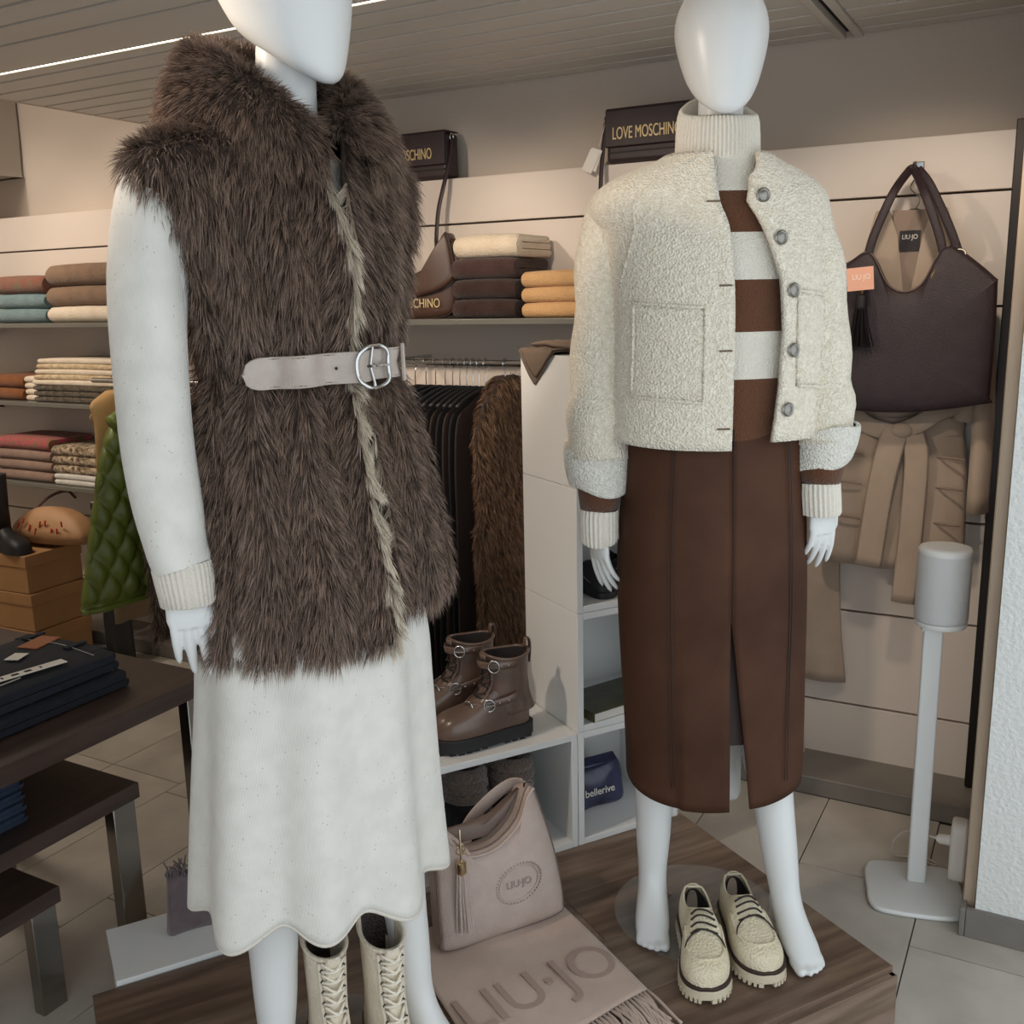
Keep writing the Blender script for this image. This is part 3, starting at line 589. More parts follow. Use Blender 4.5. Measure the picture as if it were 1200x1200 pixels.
# cream flared knit skirt
kn = thing('knit_skirt', 'long cream flecked knit skirt with wavy hem below the fur vest', 'skirt', LL, RZL)
KR = [(.30, -.018, .212, .185), (.40, -.016, .207, .178), (.55, -.012, .197, .165), (.70, -.006, .187, .155), (.80, -.003, .18, .148), (.95, 0, .155, .12), (1.08, 0, .13, .095)]
th = np.linspace(-math.pi, math.pi, 240, endpoint=False); P = []
for t in np.linspace(0, 1, 50):
    wv = np.sin(9 * th + .8 + .5 * np.sin(2 * th)) + .35 * np.sin(4 * th + 1.2); amp = .014 * t ** .9
    zb = .386 - .013 * wv + .004 * np.sin(th - .6) ; z = 1.06 + (zb - 1.06) * t
    a = np.array([icurve(q, KR, 2) for q in (z.min(), z.max())]); zz = float(z.mean()); e, f = axes(PSL)
    A, B, cx = icurve(zz, KR, 2) + amp * wv, icurve(zz, KR, 3) + amp * wv, icurve(zz, KR, 1)
    q = V3(cx, 0, 0) + (np.sin(th) * A)[:, None] * e + (np.cos(th) * B)[:, None] * f; q[:, 2] = z; P.append(q)
P = np.array(P); obj('body', G().grid(P, cv=True), 'fleck_knit', kn, smooth=180, solid=.004)
obj('hem', G().tube(P[-1], .0045, 8, closed=True), 'fleck_rib', kn, smooth=180)
# fur vest
fv = thing('fur_vest', 'thick brown fur vest with tall collar belted on the mannequin', 'vest', LL, RZL)
VR = [(.80, .016, .200, .150), (.83, .018, .200, .152), (.893, .018, .195, .150), (.974, .012, .183, .143), (1.08, .005, .172, .134), (1.157, -.002, .152, .122), (1.197, -.003, .138, .110), (1.232, -.003, .146, .117), (1.293, 0, .160, .126), (1.354, -.002, .176, .128), (1.40, -.006, .205, .125), (1.45, -.012, .222, .118), (1.48, -.015, .214, .112), (1.50, -.012, .18, .104), (1.525, -.008, .12, .095), (1.545, -.004, .08, .085)]
GAP = [(.78, .03), (.9, .05), (1.0, .09), (1.1, .085), (1.17, .05), (1.25, .03), (1.40, .04), (1.46, .09), (1.5, .18), (1.55, .34)]
def vpt(z, th, out=0.):
    a, b, cx = icurve(z, VR, 2), icurve(z, VR, 3), icurve(z, VR, 1); pel = .0095 * np.cos(13 * th + .6) * np.clip((1.46 - z) / .1, 0, 1)
    e, f = axes(PSL); s, c = np.sin(th), np.cos(th)
    return V3(cx, 0, z) + (s * (a + out + pel))[:, None] * e + (c * (b + out + pel))[:, None] * f
P = []
for t in np.linspace(0, 1, 60):
    r = []; th = np.linspace(0, 1, 150)
    zb = np.where(th < .5, .803, .845) ; zt = 1.545
    z = zt + (.80 - zt) * t; gp = interp(z, GAP, 1); tt = -gp - th * (2 * math.pi - 2 * gp); q = vpt(z, tt)
    q[:, 2] += t ** 3 * .040 * (1 / (1 + np.exp(-(th - .62) * 14))); P.append(q)
VP = np.array(P); obj('shell', G().grid(VP), 'vest_hide', fv, smooth=180, solid=.006)
def comb_vest(q, nn):
    e, f = axes(PSL); s = (q - V3(0, 0, 0)) @ e
    c = np.tile(V3(0, 0, -1.), (len(q), 1)) + np.outer(np.sign(s - .0) * np.exp(-(s / .05) ** 2) * .5, e); return c + np.outer(np.sin(q[:, 2] * 9 + s * 22) * .3, e)
tag(fur('fur_pile', VP, 170000, .026, 'fur_fibre', fv, comb_vest, lift=.6, width=.00095, root='#231713', tip='#937b6b', tipvar=.75, clump=.008), kind='stuff')
for i, ed in ((0, VP[8:, 0]), (1, VP[8:, -1])):      # pale fibres along the two front edges
    E = np.stack([ed, ed + V3(.003, .003, 0)], 1)
    tag(fur('edge_pile', E, 6000, .024, 'fur_fibre', fv, (0, 0, -1), lift=.65, root='#8d7a69', tip='#ddd0bb', tipvar=.25), kind='stuff')
# collar
e, f = axes(PSL); P = []
BK = [(.052, 1.49), (.062, 1.555), (.074, 1.605), (.092, 1.640), (.116, 1.645), (.138, 1.610), (.154, 1.565), (.160, 1.52)]
FR = [(.052, 1.42), (.060, 1.45), (.068, 1.475), (.080, 1.490), (.102, 1.490), (.125, 1.475), (.142, 1.455), (.148, 1.43)]
for ph in np.radians(np.linspace(-166, 166, 74)):
    w = (.5 + .5 * math.cos(ph)) ** .42; prof = smooth_open([(b[0] * w + c[0] * (1 - w), b[1] * w + c[1] * (1 - w)) for b, c in zip(BK, FR)], 22); d = -f * math.cos(ph) + e * math.sin(ph)
    P.append([V3(-.004, .006, 0) + d * r + V3(0, 0, z) for r, z in prof])
CP = np.array(P); obj('collar_shell', G().grid(CP), 'vest_hide', fv, smooth=180, solid=.004)
def comb_col(q, nn):
    c = q - V3(-.004, .006, 0); c[:, 2] = 0; c /= np.linalg.norm(c, axis=1, keepdims=True); up = np.clip((q[:, 2] - 1.52) / .1, 0, 1)
    return c * .6 + np.outer(-.9 + 1.1 * up, V3(0, 0, 1))
tag(fur('collar_pile', CP, 75000, .026, 'fur_fibre', fv, comb_col, lift=.8, width=.00095, root='#231713', tip='#937b6b', tipvar=.75, clump=.008), kind='stuff')
# belt
bl = thing('leather_belt', 'pale taupe leather belt with oval metal buckle around the fur vest', 'belt', LL, RZL)
def bpt(th, z, out): return vpt(z, np.atleast_1d(th), out)
obj('band', G().grid(np.array([bpt(np.linspace(-math.pi, math.pi, 80), z, -.004) for z in (1.180, 1.185, 1.210, 1.215)]), ), 'belt_leather', bl, smooth=180, solid=.003)
rows = []
for th in np.linspace(-1.02, .70, 50):
    k = min(1., max(0., (th + 1.02) / .16)); h = .0215 * math.sqrt(1 - (1 - k) ** 2) + .0003; c = 1.199 + .004 * (th + .2)
    rows.append([bpt(th, c + s * h, .021 + (.006 if -.1 < th < .3 else 0) + .004 * max(0, -th))[0] for s in (-1, -.9, 0, .9, 1)])
st = obj('strap_end', G().grid(np.array(rows)), 'belt_leather', bl, smooth=180, solid=.0035)
for th in (-.22, .06, .22): obj('eyelet', G().ball(bpt(th, 1.199, .031)[0], .0022, 6, 8), 'dark_gap', st)
for s in (-1, 1): obj('stitching', G().tube([bpt(th, 1.199 + .004 * (th + .2) + s * .0185, .0245 + .004 * max(0, -th))[0] for th in np.linspace(-.82, .66, 40)], .0007, 4), 'thread_dark', st)
bk = []
for i in range(48):
    q = i / 48 * 2 * math.pi; sx, sy = abs(math.cos(q)) ** .62 * math.copysign(1, math.cos(q)), abs(math.sin(q)) ** .62 * math.copysign(1, math.sin(q))
    bk.append(bpt(.105 + sx * .20, 1.199 + sy * .0295, .036)[0])
bu = obj('buckle', G().tube(bk, .0030, 8, closed=True), 'chrome', bl, smooth=180)
obj('buckle_bar', G().tube([bpt(.105, 1.199 + s, .034)[0] for s in (-.028, 0, .028)], .0022, 8), 'chrome', bu)
obj('prong', G().tube([bpt(t, 1.199, .038)[0] for t in (.10, .2, .31)], .0020, 8), 'chrome', bu)
obj('loop', G().tube([bpt(.50 + a, 1.201 + b, .028)[0] for a, b in ((-.03, -.026), (.03, -.026), (.03, .026), (-.03, .026))], .003, 6, closed=True), 'belt_leather', bl)
# ---------------------------------------------------------------- shoes, bags and scarf on the platform
mat('loafer_leather', '#d9cdb2', .5, hex2='#cfc2a5', vscale=20, bump=('voronoi', 210, .5))
mat('shoe_lining', '#2b2523', .7)
mat('lug_sole', '#cbbfa6', .6)
mat('welt', '#33231d', .6)
mat('lace_dark', '#2b211d', .8)
mat('boot_cream', '#d6cab6', .55, hex2='#cabda7', vscale=25, bump=('voronoi', 190, .35))
mat('boot_lining', '#4a403b', .95, bump=('voronoi', 200, 1.0))
mat('lace_cream', '#e6ddcc', .8)
mat('boot_brown', '#5e4a40', .32, hex2='#6e584c', vscale=14, bump=('noise', 60, .12), coat=.25)
mat('black_rubber', '#1b1b1d', .55)
mat('black_knit', '#1a191b', .9)
mat('taupe_fleece', '#6f5f54', .98, bump=('voronoi', 160, 1.0), sheen=.4)
mat('bag_pinkbeige', '#b6a49a', .5, hex2='#ad9a90', vscale=18, bump=('voronoi', 420, .35))
mat('emboss', '#8f7d75', .5)
mat('bag_edge', '#6b5a52', .6)
mat('gold', '#d6c4a2', .25, 1.)
mat('scarf_pink', '#bba597', .95, hex2='#b39c8d', vscale=12, bump=('noise', 300, .35), sheen=.3)
mat('scarf_print', '#a08a7e', .95)
mat('mauve_wool', '#5d4f52', .95, hex2='#6a5b5d', vscale=30, bump=('noise', 200, .4), sheen=.3)
def halfw(t, hw, kind):
    tabs = {'loafer': [(0, .30), (.03, .52), (.1, .66), (.25, .70), (.42, .74), (.6, .92), (.75, 1.0), (.86, .93), (.94, .70), (.985, .36), (1., .12)],
            'boot': [(0, .35), (.03, .58), (.1, .74), (.25, .76), (.42, .80), (.6, .93), (.75, 1.0), (.86, .94), (.94, .74), (.985, .42), (1., .15)]}
    return icurve(t, tabs[kind], 1) * hw
_TB = {}
def sole_outline(L, hw, kind, n=40, grow=0.):
    ts = (1 - np.cos(np.linspace(0, math.pi, n))) / 2; r = [(L * t + grow * (2 * t - 1), -halfw(t, hw, kind) - grow + .006 * math.sin(t * math.pi)) for t in ts]
    l = [(L * t + grow * (2 * t - 1), halfw(t, hw, kind) + grow + .006 * math.sin(t * math.pi)) for t in ts[::-1]]
    return np.array(r + l)
def upper_geo(L, hw, kind, hprof, open_to, base=.0, nt=34, nc=25, open_from=.03, bulge=1.12, rim_w=.55):
    """arched surface over the sole; faces inside the foot opening are left out. local x = toe"""
    ts = (1 - np.cos(np.linspace(0, math.pi, nt))) / 2; P = []; ph = np.linspace(0, math.pi, nc)
    for t in ts:
        w = halfw(t, hw, kind); h = icurve(t, hprof, 1); row = []
        for p in ph:
            c, s = math.cos(p), math.sin(p); y = -w * np.sign(c) * abs(c) ** .75 * (1 + .06 * math.sin(2 * min(p, math.pi - p))); row.append((L * t, y + .006 * math.sin(t * math.pi), base + h * abs(s) ** .8))
        P.append(row)
    P = np.array(P); g = G(); V = P.reshape(-1, 3); F = []
    for i in range(nt - 1):
        for j in range(nc - 1):
            tm = (ts[i] + ts[i + 1]) / 2; pm = (ph[j] + ph[j + 1]) / 2
            if open_from < tm < open_to:
                k = (tm - open_from) / (open_to - open_from); half = rim_w * (math.sin(math.pi * min(1, k * .85 + .15)) ** .5)
                if abs(pm - math.pi / 2) < half * 1.35: continue
            F.append((i * nc + j, i * nc + j + 1, (i + 1) * nc + j + 1, (i + 1) * nc + j))
    g.add(V, F); return g, P, ts, ph
def loafer(name, label, loc, ang, mirror=1):
    t = thing(name, label, 'shoe', loc, ang, 'cream lace-up shoes on the platform'); L, hw = .235, .043; kd = 'loafer'
    hp = [(0, .058), (.04, .068), (.15, .066), (.3, .064), (.42, .070), (.52, .066), (.65, .052), (.78, .042), (.9, .034), (.97, .022), (1, .0006)]
    s = obj('sole', G().prism(sole_outline(L, hw, kd, grow=.006) * (1, mirror), .020, (V3(0, 0, .006), V3(1, 0, 0), V3(0, 1, 0), V3(0, 0, 1))), 'lug_sole', t, bevel=.002)
    o = sole_outline(L, hw, kd, 46, grow=.0068) * (1, mirror)
    for i in range(0, 92, 2):
        a = o[i]; b = o[(i + 1) % 92]; d = math.atan2(*(b - a)[::-1]); obj('lug', G().box((0, 0, .006), (.0052, .007, .009)), 'lug_sole', s, loc=(a[0] * .99, a[1] * .96, .0), rz=d)
    obj('welt', G().prism(sole_outline(L, hw, kd, grow=.0065) * (1, mirror), .006, (V3(0, 0, .0255), V3(1, 0, 0), V3(0, 1, 0), V3(0, 0, 1))), 'welt', t, bevel=.001)
    g, P, ts, ph = upper_geo(L, hw, kd, hp, .42, base=.030); P = P.copy(); P[:, :, 1] *= mirror
    if mirror < 0: g.v[0] = P.reshape(-1, 3).copy(); g.f = [q[::-1] for q in g.f]
    up = obj('upper', g, 'loafer_leather', t, smooth=180, solid=.003, sub=1)
    obj('insole', G().prism(sole_outline(L * .97, hw * .9, kd) * (1, mirror), .003, (V3(.004, 0, .034), V3(1, 0, 0), V3(0, 1, 0), V3(0, 0, 1))), 'shoe_lining', t)
    g2, P2, _, _ = upper_geo(L * .985, hw * .86, kd, [(a, b * .86 if a < .5 else .004) for a, b in hp], .42, base=.031); g2.v[0][:, 0] += .002; g2.v[0][:, 1] *= mirror
    obj('lining', g2, 'shoe_lining', t, smooth=180)
    def onup(tt, p, out=.003):
        i = np.interp(tt, ts, np.arange(len(ts))); j = np.interp(p, ph, np.arange(len(ph))); i0, j0 = min(int(i), len(ts) - 2), min(int(j), len(ph) - 2); a, b = i - i0, j - j0
        q = (P[i0, j0] * (1 - b) + P[i0, j0 + 1] * b) * (1 - a) + (P[i0 + 1, j0] * (1 - b) + P[i0 + 1, j0 + 1] * b) * a; q = q.copy(); c = math.cos(p); q += V3(0, -c * out * mirror, abs(math.sin(p)) * out); return q
    h = math.pi / 2
    ap = [onup(tt, h + dp) for tt, dp in ((.50, -.86), (.6, -.80), (.7, -.74), (.78, -.66), (.84, -.52), (.875, -.28), (.885, 0), (.875, .28), (.84, .52), (.78, .66), (.7, .74), (.6, .80), (.50, .86))]
    obj('apron_seam', G().tube(smooth_open(ap, 40), .0036, 7), 'loafer_leather', up, smooth=180)
    rim = []
    for k in np.linspace(0, 1, 24): 
        tt = .035 + k * .385; half = .55 * (math.sin(math.pi * min(1, k * .85 + .15)) ** .5) * 1.35; rim.append((tt, half))
    r = [onup(a, h - b, .002) for a, b in rim] + [onup(a, h + b, .002) for a, b in rim[::-1]]
    obj('collar_rim', G().tube(smooth_closed(r, 60), .0024, 7, closed=True), 'loafer_leather', up, smooth=180)
    for k, tt in enumerate((.46, .52, .58, .635)):
        for sgn in (-1, 1): obj('eyelet', G().ball(onup(tt, h + sgn * .44, .004), .0026, 6, 8), 'welt', up)
        obj('lace', G().tube(smooth_open([onup(tt, h - .44, .004), onup(tt - .006, h - .2, .007), onup(tt, h, .008), onup(tt + .008, h + .2, .007), onup(tt, h + .44, .004)], 14), .0019, 6), 'lace_dark', t, smooth=180)
    for sgn in (-1, 1):
        obj('lace_end', G().tube(smooth_open([onup(.63, h + sgn * .05, .008), onup(.66, h + sgn * .35, .008), onup(.69, h + sgn * .62, .006), onup(.74, h + sgn * .74, .006)], 12), .0016, 6), 'lace_dark', t, smooth=180)
    obj('throat_seam', G().tube(smooth_open([onup(.50, h - .9, .003), onup(.47, h - 1.1, .003), onup(.44, h - 1.3, .002)], 8), .0016, 6), 'welt', up)
    return t
def toe_at(heel, toe): 
    d = V3(*toe) - V3(*heel); return tuple(heel), math.atan2(d[1], d[0])
a, r = toe_at((-.590, 1.795, PT + .0045), (-.478, 1.560, PT + .0045)); loafer('lace_up_shoe', 'cream leather lace-up shoe with lug sole whose toe is nearer the fringed scarf', a, r, 1)
a, r = toe_at((-.530, 1.875, PT + .0045), (-.388, 1.66, PT + .0045)); loafer('lace_up_shoe', 'cream leather lace-up shoe with lug sole beside the bare mannequin foot', a, r, -1)
def boot(name, label, loc, ang, group, L, hw, top, upper, solem, lining, lace, sole_h=.03, shaft=(.036, .052), tilt=-.02, laces=7, buckles=False, mirror=1):
    t = thing(name, label, 'boot', loc, ang, group); kd = 'boot'
    s = obj('sole', G().prism(sole_outline(L, hw, kd, grow=.006), sole_h - .006, (V3(0, 0, .006), V3(1, 0, 0), V3(0, 1, 0), V3(0, 0, 1))), solem, t, bevel=.003)
    for i, tt in enumerate(np.linspace(.04, .96, 12)):
        if .36 < tt < .48: continue
        for sgn in (-1, 1): obj('lug', G().box((0, 0, .005), (L * .05, hw * halfw(tt, 1, kd) * .8, .011)), solem, s, loc=(L * tt, sgn * hw * halfw(tt, 1, kd) * .62 + .004, 0))
    obj('heel', G().prism([p for p in sole_outline(L, hw, kd, grow=.0062) if p[0] < L * .38], .012, (V3(0, 0, sole_h - .011), V3(1, 0, 0), V3(0, 1, 0), V3(0, 0, 1))), solem, t)
    hp = [(0, .05), (.05, .09), (.2, .11), (.35, .11), (.48, .088), (.6, .066), (.75, .055), (.88, .046), (.96, .030), (1, .0006)]
    g, P, ts, ph = upper_geo(L, hw, kd, hp, -1, base=sole_h)
    up = obj('vamp', g, upper, t, smooth=180, sub=1)
    x0 = L * .24; R = []; th = np.linspace(0, 2 * math.pi, 36, endpoint=False)
    for k in np.linspace(0, 1, 14):
        z = sole_h + .03 + (top - sole_h - .03) * k; a = np.interp(k, [0, .3, .6, 1], [.30 * L, .245 * L, .225 * L, .235 * L]); b = np.interp(k, [0, .4, 1], [hw * .80, hw * .80, hw * .92])
        c = np.column_stack([x0 - .004 + np.cos(th) * a + .010 * k * 0, np.sin(th) * b + .004, np.full(36, z)]); c[:, 2] += k * (tilt * np.cos(th) + .004 * np.cos(2 * th)); R.append(c)
    R = np.array(R); sh = obj('shaft', G().grid(R, cv=True), upper, t, smooth=180, solid=.004)
    obj('lining', G().grid(np.array([(q - q.mean(0)) * .9 + q.mean(0) for q in R[7:]]), cv=True, cap0=True), lining, t, smooth=180)
    obj('top_rim', G().tube(R[-1], .0038, 8, closed=True), upper, sh, smooth=180)
    def front(k, w, out=.004):     # k 0 vamp .. 1 top, w across
        z = sole_h + .055 + (top - sole_h - .06) * k; i = np.clip((z - sole_h - .03) / (top - sole_h - .03), 0, 1); a = np.interp(i, [0, .3, .6, 1], [.30 * L, .245 * L, .225 * L, .235 * L]) + out; b = np.interp(i, [0, .4, 1], [hw * .80, hw * .80, hw * .92])
        hx = x0 - .004 + math.cos(w) * a; lowk = max(0, .45 - k) / .45; zz = z + i * (tilt * math.cos(w)); return V3(hx + lowk * .035, math.sin(w) * b * 1.03 + .004, zz - lowk * .012)
    tg = np.array([[front(k, w, .001 + .006 * (k > .8)) for w in np.linspace(-.38, .38, 7)] for k in np.linspace(.0, 1.08, 14)]); obj('tongue', G().grid(tg), upper, t, smooth=180, solid=.004)
    for j in range(laces):
        k = .06 + j / (laces - 1) * .86
        obj('lace', G().tube(smooth_open([front(k, -.52, .004), front(k + .03, -.2, .010), front(k + .05, .1, .011), front(k + .09, .52, .004)], 12), .0034 if lace == 'lace_cream' else .0026, 7, flat=.6), lace, t, smooth=180)
        obj('lace', G().tube(smooth_open([front(k, .52, .004), front(k + .03, .2, .008), front(k + .05, -.1, .009), front(k + .09, -.52, .004)], 12), .0034 if lace == 'lace_cream' else .0026, 7, flat=.6), lace, t, smooth=180)
        for sgn in (-1, 1): obj('eyelet', G().ball(front(k, sgn * .55, .003), .0032, 6, 8), 'steel_dark', t)
    for sgn in (-1, 1): obj('facing', G().tube([front(k, sgn * .62, .002) for k in np.linspace(.0, 1., 14)], .0035, 6), upper, t, smooth=180)
    c = R[-1][18]; obj('pull_tab', G().tube(smooth_open([c + V3(-.004, 0, -.035), c + V3(-.007, 0, 0), c + V3(-.004, 0, .022), c + V3(.004, 0, .022), c + V3(.006, 0, 0)], 14), .0085, 8, flat=.25, up=(1, 0, 0)), upper, t, smooth=180)
    obj('heel_counter', G().tube(smooth_open([(L * .26, mirror * -hw * .80, sole_h + .006), (L * .20, mirror * -hw * .82, sole_h + .035), (L * .08, mirror * -hw * .66, sole_h + .055), (L * .02, -.0, sole_h + .062)], 14), .0014, 6), 'welt', up)
    if buckles:
        for zk, tiltx, w in ((.045, .035, 1.0), (.125, -.004, .94)):
            band = []
            for a in np.linspace(-1.75, 1.75, 28):
                i = np.clip((zk) / (top - sole_h - .03), 0, 1); A = np.interp(i, [0, .3, .6, 1], [.30 * L, .245 * L, .225 * L, .235 * L]) + .007 + (tiltx * math.cos(a) if tiltx > 0 else .004); B = hw * .80 + .007
                band.append((x0 - .004 + math.cos(a) * A, math.sin(a) * B + .004, sole_h + .03 + zk - .018 * math.cos(a) * (1 if tiltx > 0 else .2)))
            b = obj('strap', G().tube(band, .0028, 8, flat=3.4), upper, t, smooth=180)
            for ia in ((20, 15) if tiltx > 0 else (20,)):
                c = np.array(band[ia]); d = np.array(band[ia + 1]) - np.array(band[ia - 1]); d /= np.linalg.norm(d); n = np.cross(d, V3(0, 0, 1)); n /= np.linalg.norm(n); up_ = np.cross(n, d)
                if n[1] * c[1] < 0: n = -n
                bu = obj('buckle', G().tube([c + n * .005 + d * .0125 * math.cos(q) + up_ * .014 * math.sin(q) for q in np.linspace(0, 2 * math.pi, 20, endpoint=False)], .0022, 7, closed=True), 'chrome', b, smooth=180)
                obj('prong', G().tube([c + n * .006 - d * .012, c + n * .008 + d * .014], .0016, 6), 'chrome', bu)
            for a in (24, 22, 18, 11, 9): obj('stud', G().ball(np.array(band[a]) * 1.0 + V3(0, -.003 if band[a][1] < 0 else .003, 0), .0026, 6, 8), 'chrome', b)
    return t
# brown boots on the low cube
zt = PT + S
def w2(u, v, z): return tuple(uv(u, v, z))
p, q = V3(*w2(-.035, -.405, zt)), V3(*w2(-.042, -.62, zt)); boot('lace_up_boot', 'brown leather buckled boot with thick black sole at the cube edge', tuple(p), math.atan2(*(q - p)[1::-1]), 'brown buckled boots on the low cube', .235, .046, .205, 'boot_brown', 'black_rubber', 'shoe_lining', 'lace_dark', .036, tilt=.002, laces=6, buckles=True, mirror=-1)
p, q = V3(*w2(-.165, -.43, zt)), V3(*w2(-.172, -.65, zt)); boot('lace_up_boot', 'brown leather buckled boot standing behind its pair on the low cube', tuple(p), math.atan2(*(q - p)[1::-1]), 'brown buckled boots on the low cube', .235, .046, .205, 'boot_brown', 'black_rubber', 'shoe_lining', 'lace_dark', .036, tilt=.002, laces=6, buckles=True, mirror=-1)
# cream lace-up boots between the feet of the left mannequin
def lm(x, y, z=0.):
    c, s = math.cos(RZL), math.sin(RZL); return (LL[0] + c * x - s * y, LL[1] + s * x + c * y, PT + z)
for lab, x, y, dx in (('cream lace-up ankle boot with fleece lining beside the straight bare leg', -.042, .035, .058), ('cream lace-up ankle boot with fleece lining next to the pink scarf', .052, .035, .060)):
    p, q = V3(*lm(x, y, .0045)), V3(*lm(x + dx, y - .24, .0045)); boot('ankle_boot', lab, tuple(p), math.atan2(*(q - p)[1::-1]), 'cream ankle boots', .24, .038, .262, 'boot_cream', 'lug_sole', 'boot_lining', 'lace_cream', .03, tilt=-.012, laces=8)
# pink-beige shoulder bag with tassel
hb = thing('shoulder_bag', 'pink-beige leather shoulder bag with tassel and embossed emblem on the scarf', 'handbag', w2(.250, -.625, PT + .012), PRZ)
# local x = u (front), local y = v (left to right in view), z up; leans back slightly
ln = .16; EX, EY, EN = V3(0, 1, 0), V3(-math.sin(ln), 0, math.cos(ln)) * .93, V3(math.cos(ln), 0, math.sin(ln))
out = smooth_closed([(-.130, .003), (0, .0), (.120, .004), (.138, .03), (.132, .12), (.118, .20), (.098, .285), (.088, .312), (.074, .300), (.045, .243), (-.01, .205), (-.07, .205), (-.105, .245), (-.122, .278), (-.134, .262), (-.138, .16), (-.141, .04)], 110)
bd = obj('body', G().pillow(out, (0, .10), .045, (V3(0, 0, 0), EX, EY, EN), p=3.2, base=.45), 'bag_pinkbeige', hb, smooth=180)
obj('edge_piping', G().tube([V3(0, 0, 0) + a * EX + b * EY + EN * .022 for a, b in ((out - (0, .1)) * 1.004 + (0, .1))], .0018, 6, closed=True), 'bag_edge', bd, smooth=180)
rim = [(.088, .308), (.072, .290), (.045, .235), (-.01, .198), (-.07, .198), (-.104, .236), (-.12, .270)]
obj('rim_binding', G().tube([a * EX + b * EY + EN * .036 for a, b in smooth_open(rim, 40)], .0032, 7), 'bag_pinkbeige', bd, smooth=180)
obj('inside', G().pillow(np.array([(-.112, .252), (-.066, .214), (-.01, .214), (.04, .25), (.075, .30), (.02, .262), (-.05, .252)]), (-.02, .24), .012, (EN * -.008, EX, EY, EN)), 'bag_edge', bd, smooth=180)
def strap(pts, w, name, m, parent, th=.003, n=30, up=(1, 0, 0)):
    p = smooth_open(pts, n); return obj(name, G().tube(p, w, 10, flat=th / w, up=up), m, parent, smooth=180)
sb = strap([a * EX + b * EY + EN * c for a, b, c in ((.086, .308, .0), (.070, .303, -.03), (.035, .278, -.05), (-.01, .243, -.056), (-.040, .215, -.045), (-.05, .185, -.02))], .016, 'shoulder_strap', 'bag_pinkbeige', hb)
obj('strap_ring', G().tube([(.088 + .010 * math.cos(q)) * EX + (.309 + .010 * math.sin(q)) * EY + EN * .012 for q in np.linspace(0, 6.283, 16, endpoint=False)], .0022, 6, closed=True), 'steel_dark', hb)
obj('strap_ring', G().tube([(-.121 + .013 * math.cos(q)) * EX + (.278 + .013 * math.sin(q)) * EY + EN * .022 for q in np.linspace(0, 6.283, 16, endpoint=False)], .0026, 6, closed=True), 'gold', hb)
strap([a * EX + b * EY + EN * c for a, b, c in ((-.118, .270, .02), (-.09, .235, .045), (-.072, .205, .044))], .004, 'side_tie', 'bag_pinkbeige', hb, th=.0015)
ts_ = obj('tassel', G().lathe([(.004, 0), (.010, -.004), (.0105, -.024), (.009, -.028)], (0, 0, 0), 14), 'gold', hb); ts_.location = tuple(-.096 * EX + .205 * EY + EN * .058)
for k in range(26):
    a = k * 2.4; r = .010 * math.sqrt((k + .5) / 26); obj('fringe_strip', G().tube([(math.cos(a) * r, math.sin(a) * r, -.026), (math.cos(a) * r * 1.5, math.sin(a) * r * 1.4, -.08), (math.cos(a) * r * 2.6, math.sin(a) * r * 1.8, -.150)], .0026, 5, flat=.5), 'bag_pinkbeige', ts_)
obj('chain', G().tube([(0, 0, 0), (.002, -.002, .03), (-.004, 0, .065)], .0022, 6), 'gold', ts_)
obj('charm', G().tube([(0, .010 * math.cos(q), .022 + .009 * math.sin(q)) for q in np.linspace(0, 6.283, 14, endpoint=False)], .0018, 6, closed=True), 'gold', ts_)
em = obj('emblem', G().tube([(.030 + .046 * math.cos(q)) * EX + (.112 + .036 * math.sin(q) + .006 * math.cos(q)) * EY + EN * .0455 for q in np.linspace(0, 6.283, 48, endpoint=False)], .0016, 5, closed=True), 'bag_pinkbeige', bd)
for q in np.linspace(0, 6.283, 44, endpoint=False): obj('stud', G().ball((.030 + .052 * math.cos(q)) * EX + (.112 + .042 * math.sin(q) + .006 * math.cos(q)) * EY + EN * .0450, .0018, 5, 6), 'emboss', em)
text('lettering', 'LIU·JO', .021, 'emboss', em, frame(.030 * EX + .112 * EY + EN * .0462, EX, EY, EN), .0006)
# scarf with woven lettering and fringe
sc = thing('scarf', 'pink-beige wool scarf with large woven lettering and fringe on the platform', 'scarf', w2(0, 0, PT), PRZ)
P = []
us = np.linspace(.17, .545, 34); vs = np.linspace(-.825, -.475, 40)
def sz(u, v): return .0105 + .003 * math.sin(u * 21 + 1) * math.sin(v * 13) + .0025 * math.sin(v * 30 + u * 9)
for u in us: P.append([(u + .010 * math.sin(v * 8) + (v + .475) * -.12 * (u - .17) / .37, v + .02 * (u - .3), sz(u, v)) for v in vs])
P = np.array(P); obj('cloth', G().grid(P), 'scarf_pink', sc, smooth=180, solid=.0035)
M = frame((.452, -.645, .0125), (-.06, 1, 0), (-1, -.06, 0), (0, 0, 1)); M[2][3] = .0165
text('lettering', 'LIU·JO', .135, 'scarf_print', sc, M, .0012, .92)
fr = G()
for k in range(110):
    j = k / 109 * 39; a = P[-1][int(j)]; dx = .07 + .035 * random.random(); s = random.uniform(-.5, .5)
    p = [a, a + V3(dx * .4, .012 * s, .004), a + V3(dx * .8, .03 * s, .003 * random.random()), a + V3(dx * 1.1, .045 * s + .01 * random.uniform(-1, 1), -.002)]; fr.tube(smooth_open(p, 9), [.0030] * 7 + [.0026, .0036], 6)
tag(obj('fringe', fr, 'scarf_pink', sc, smooth=180), kind='stuff')
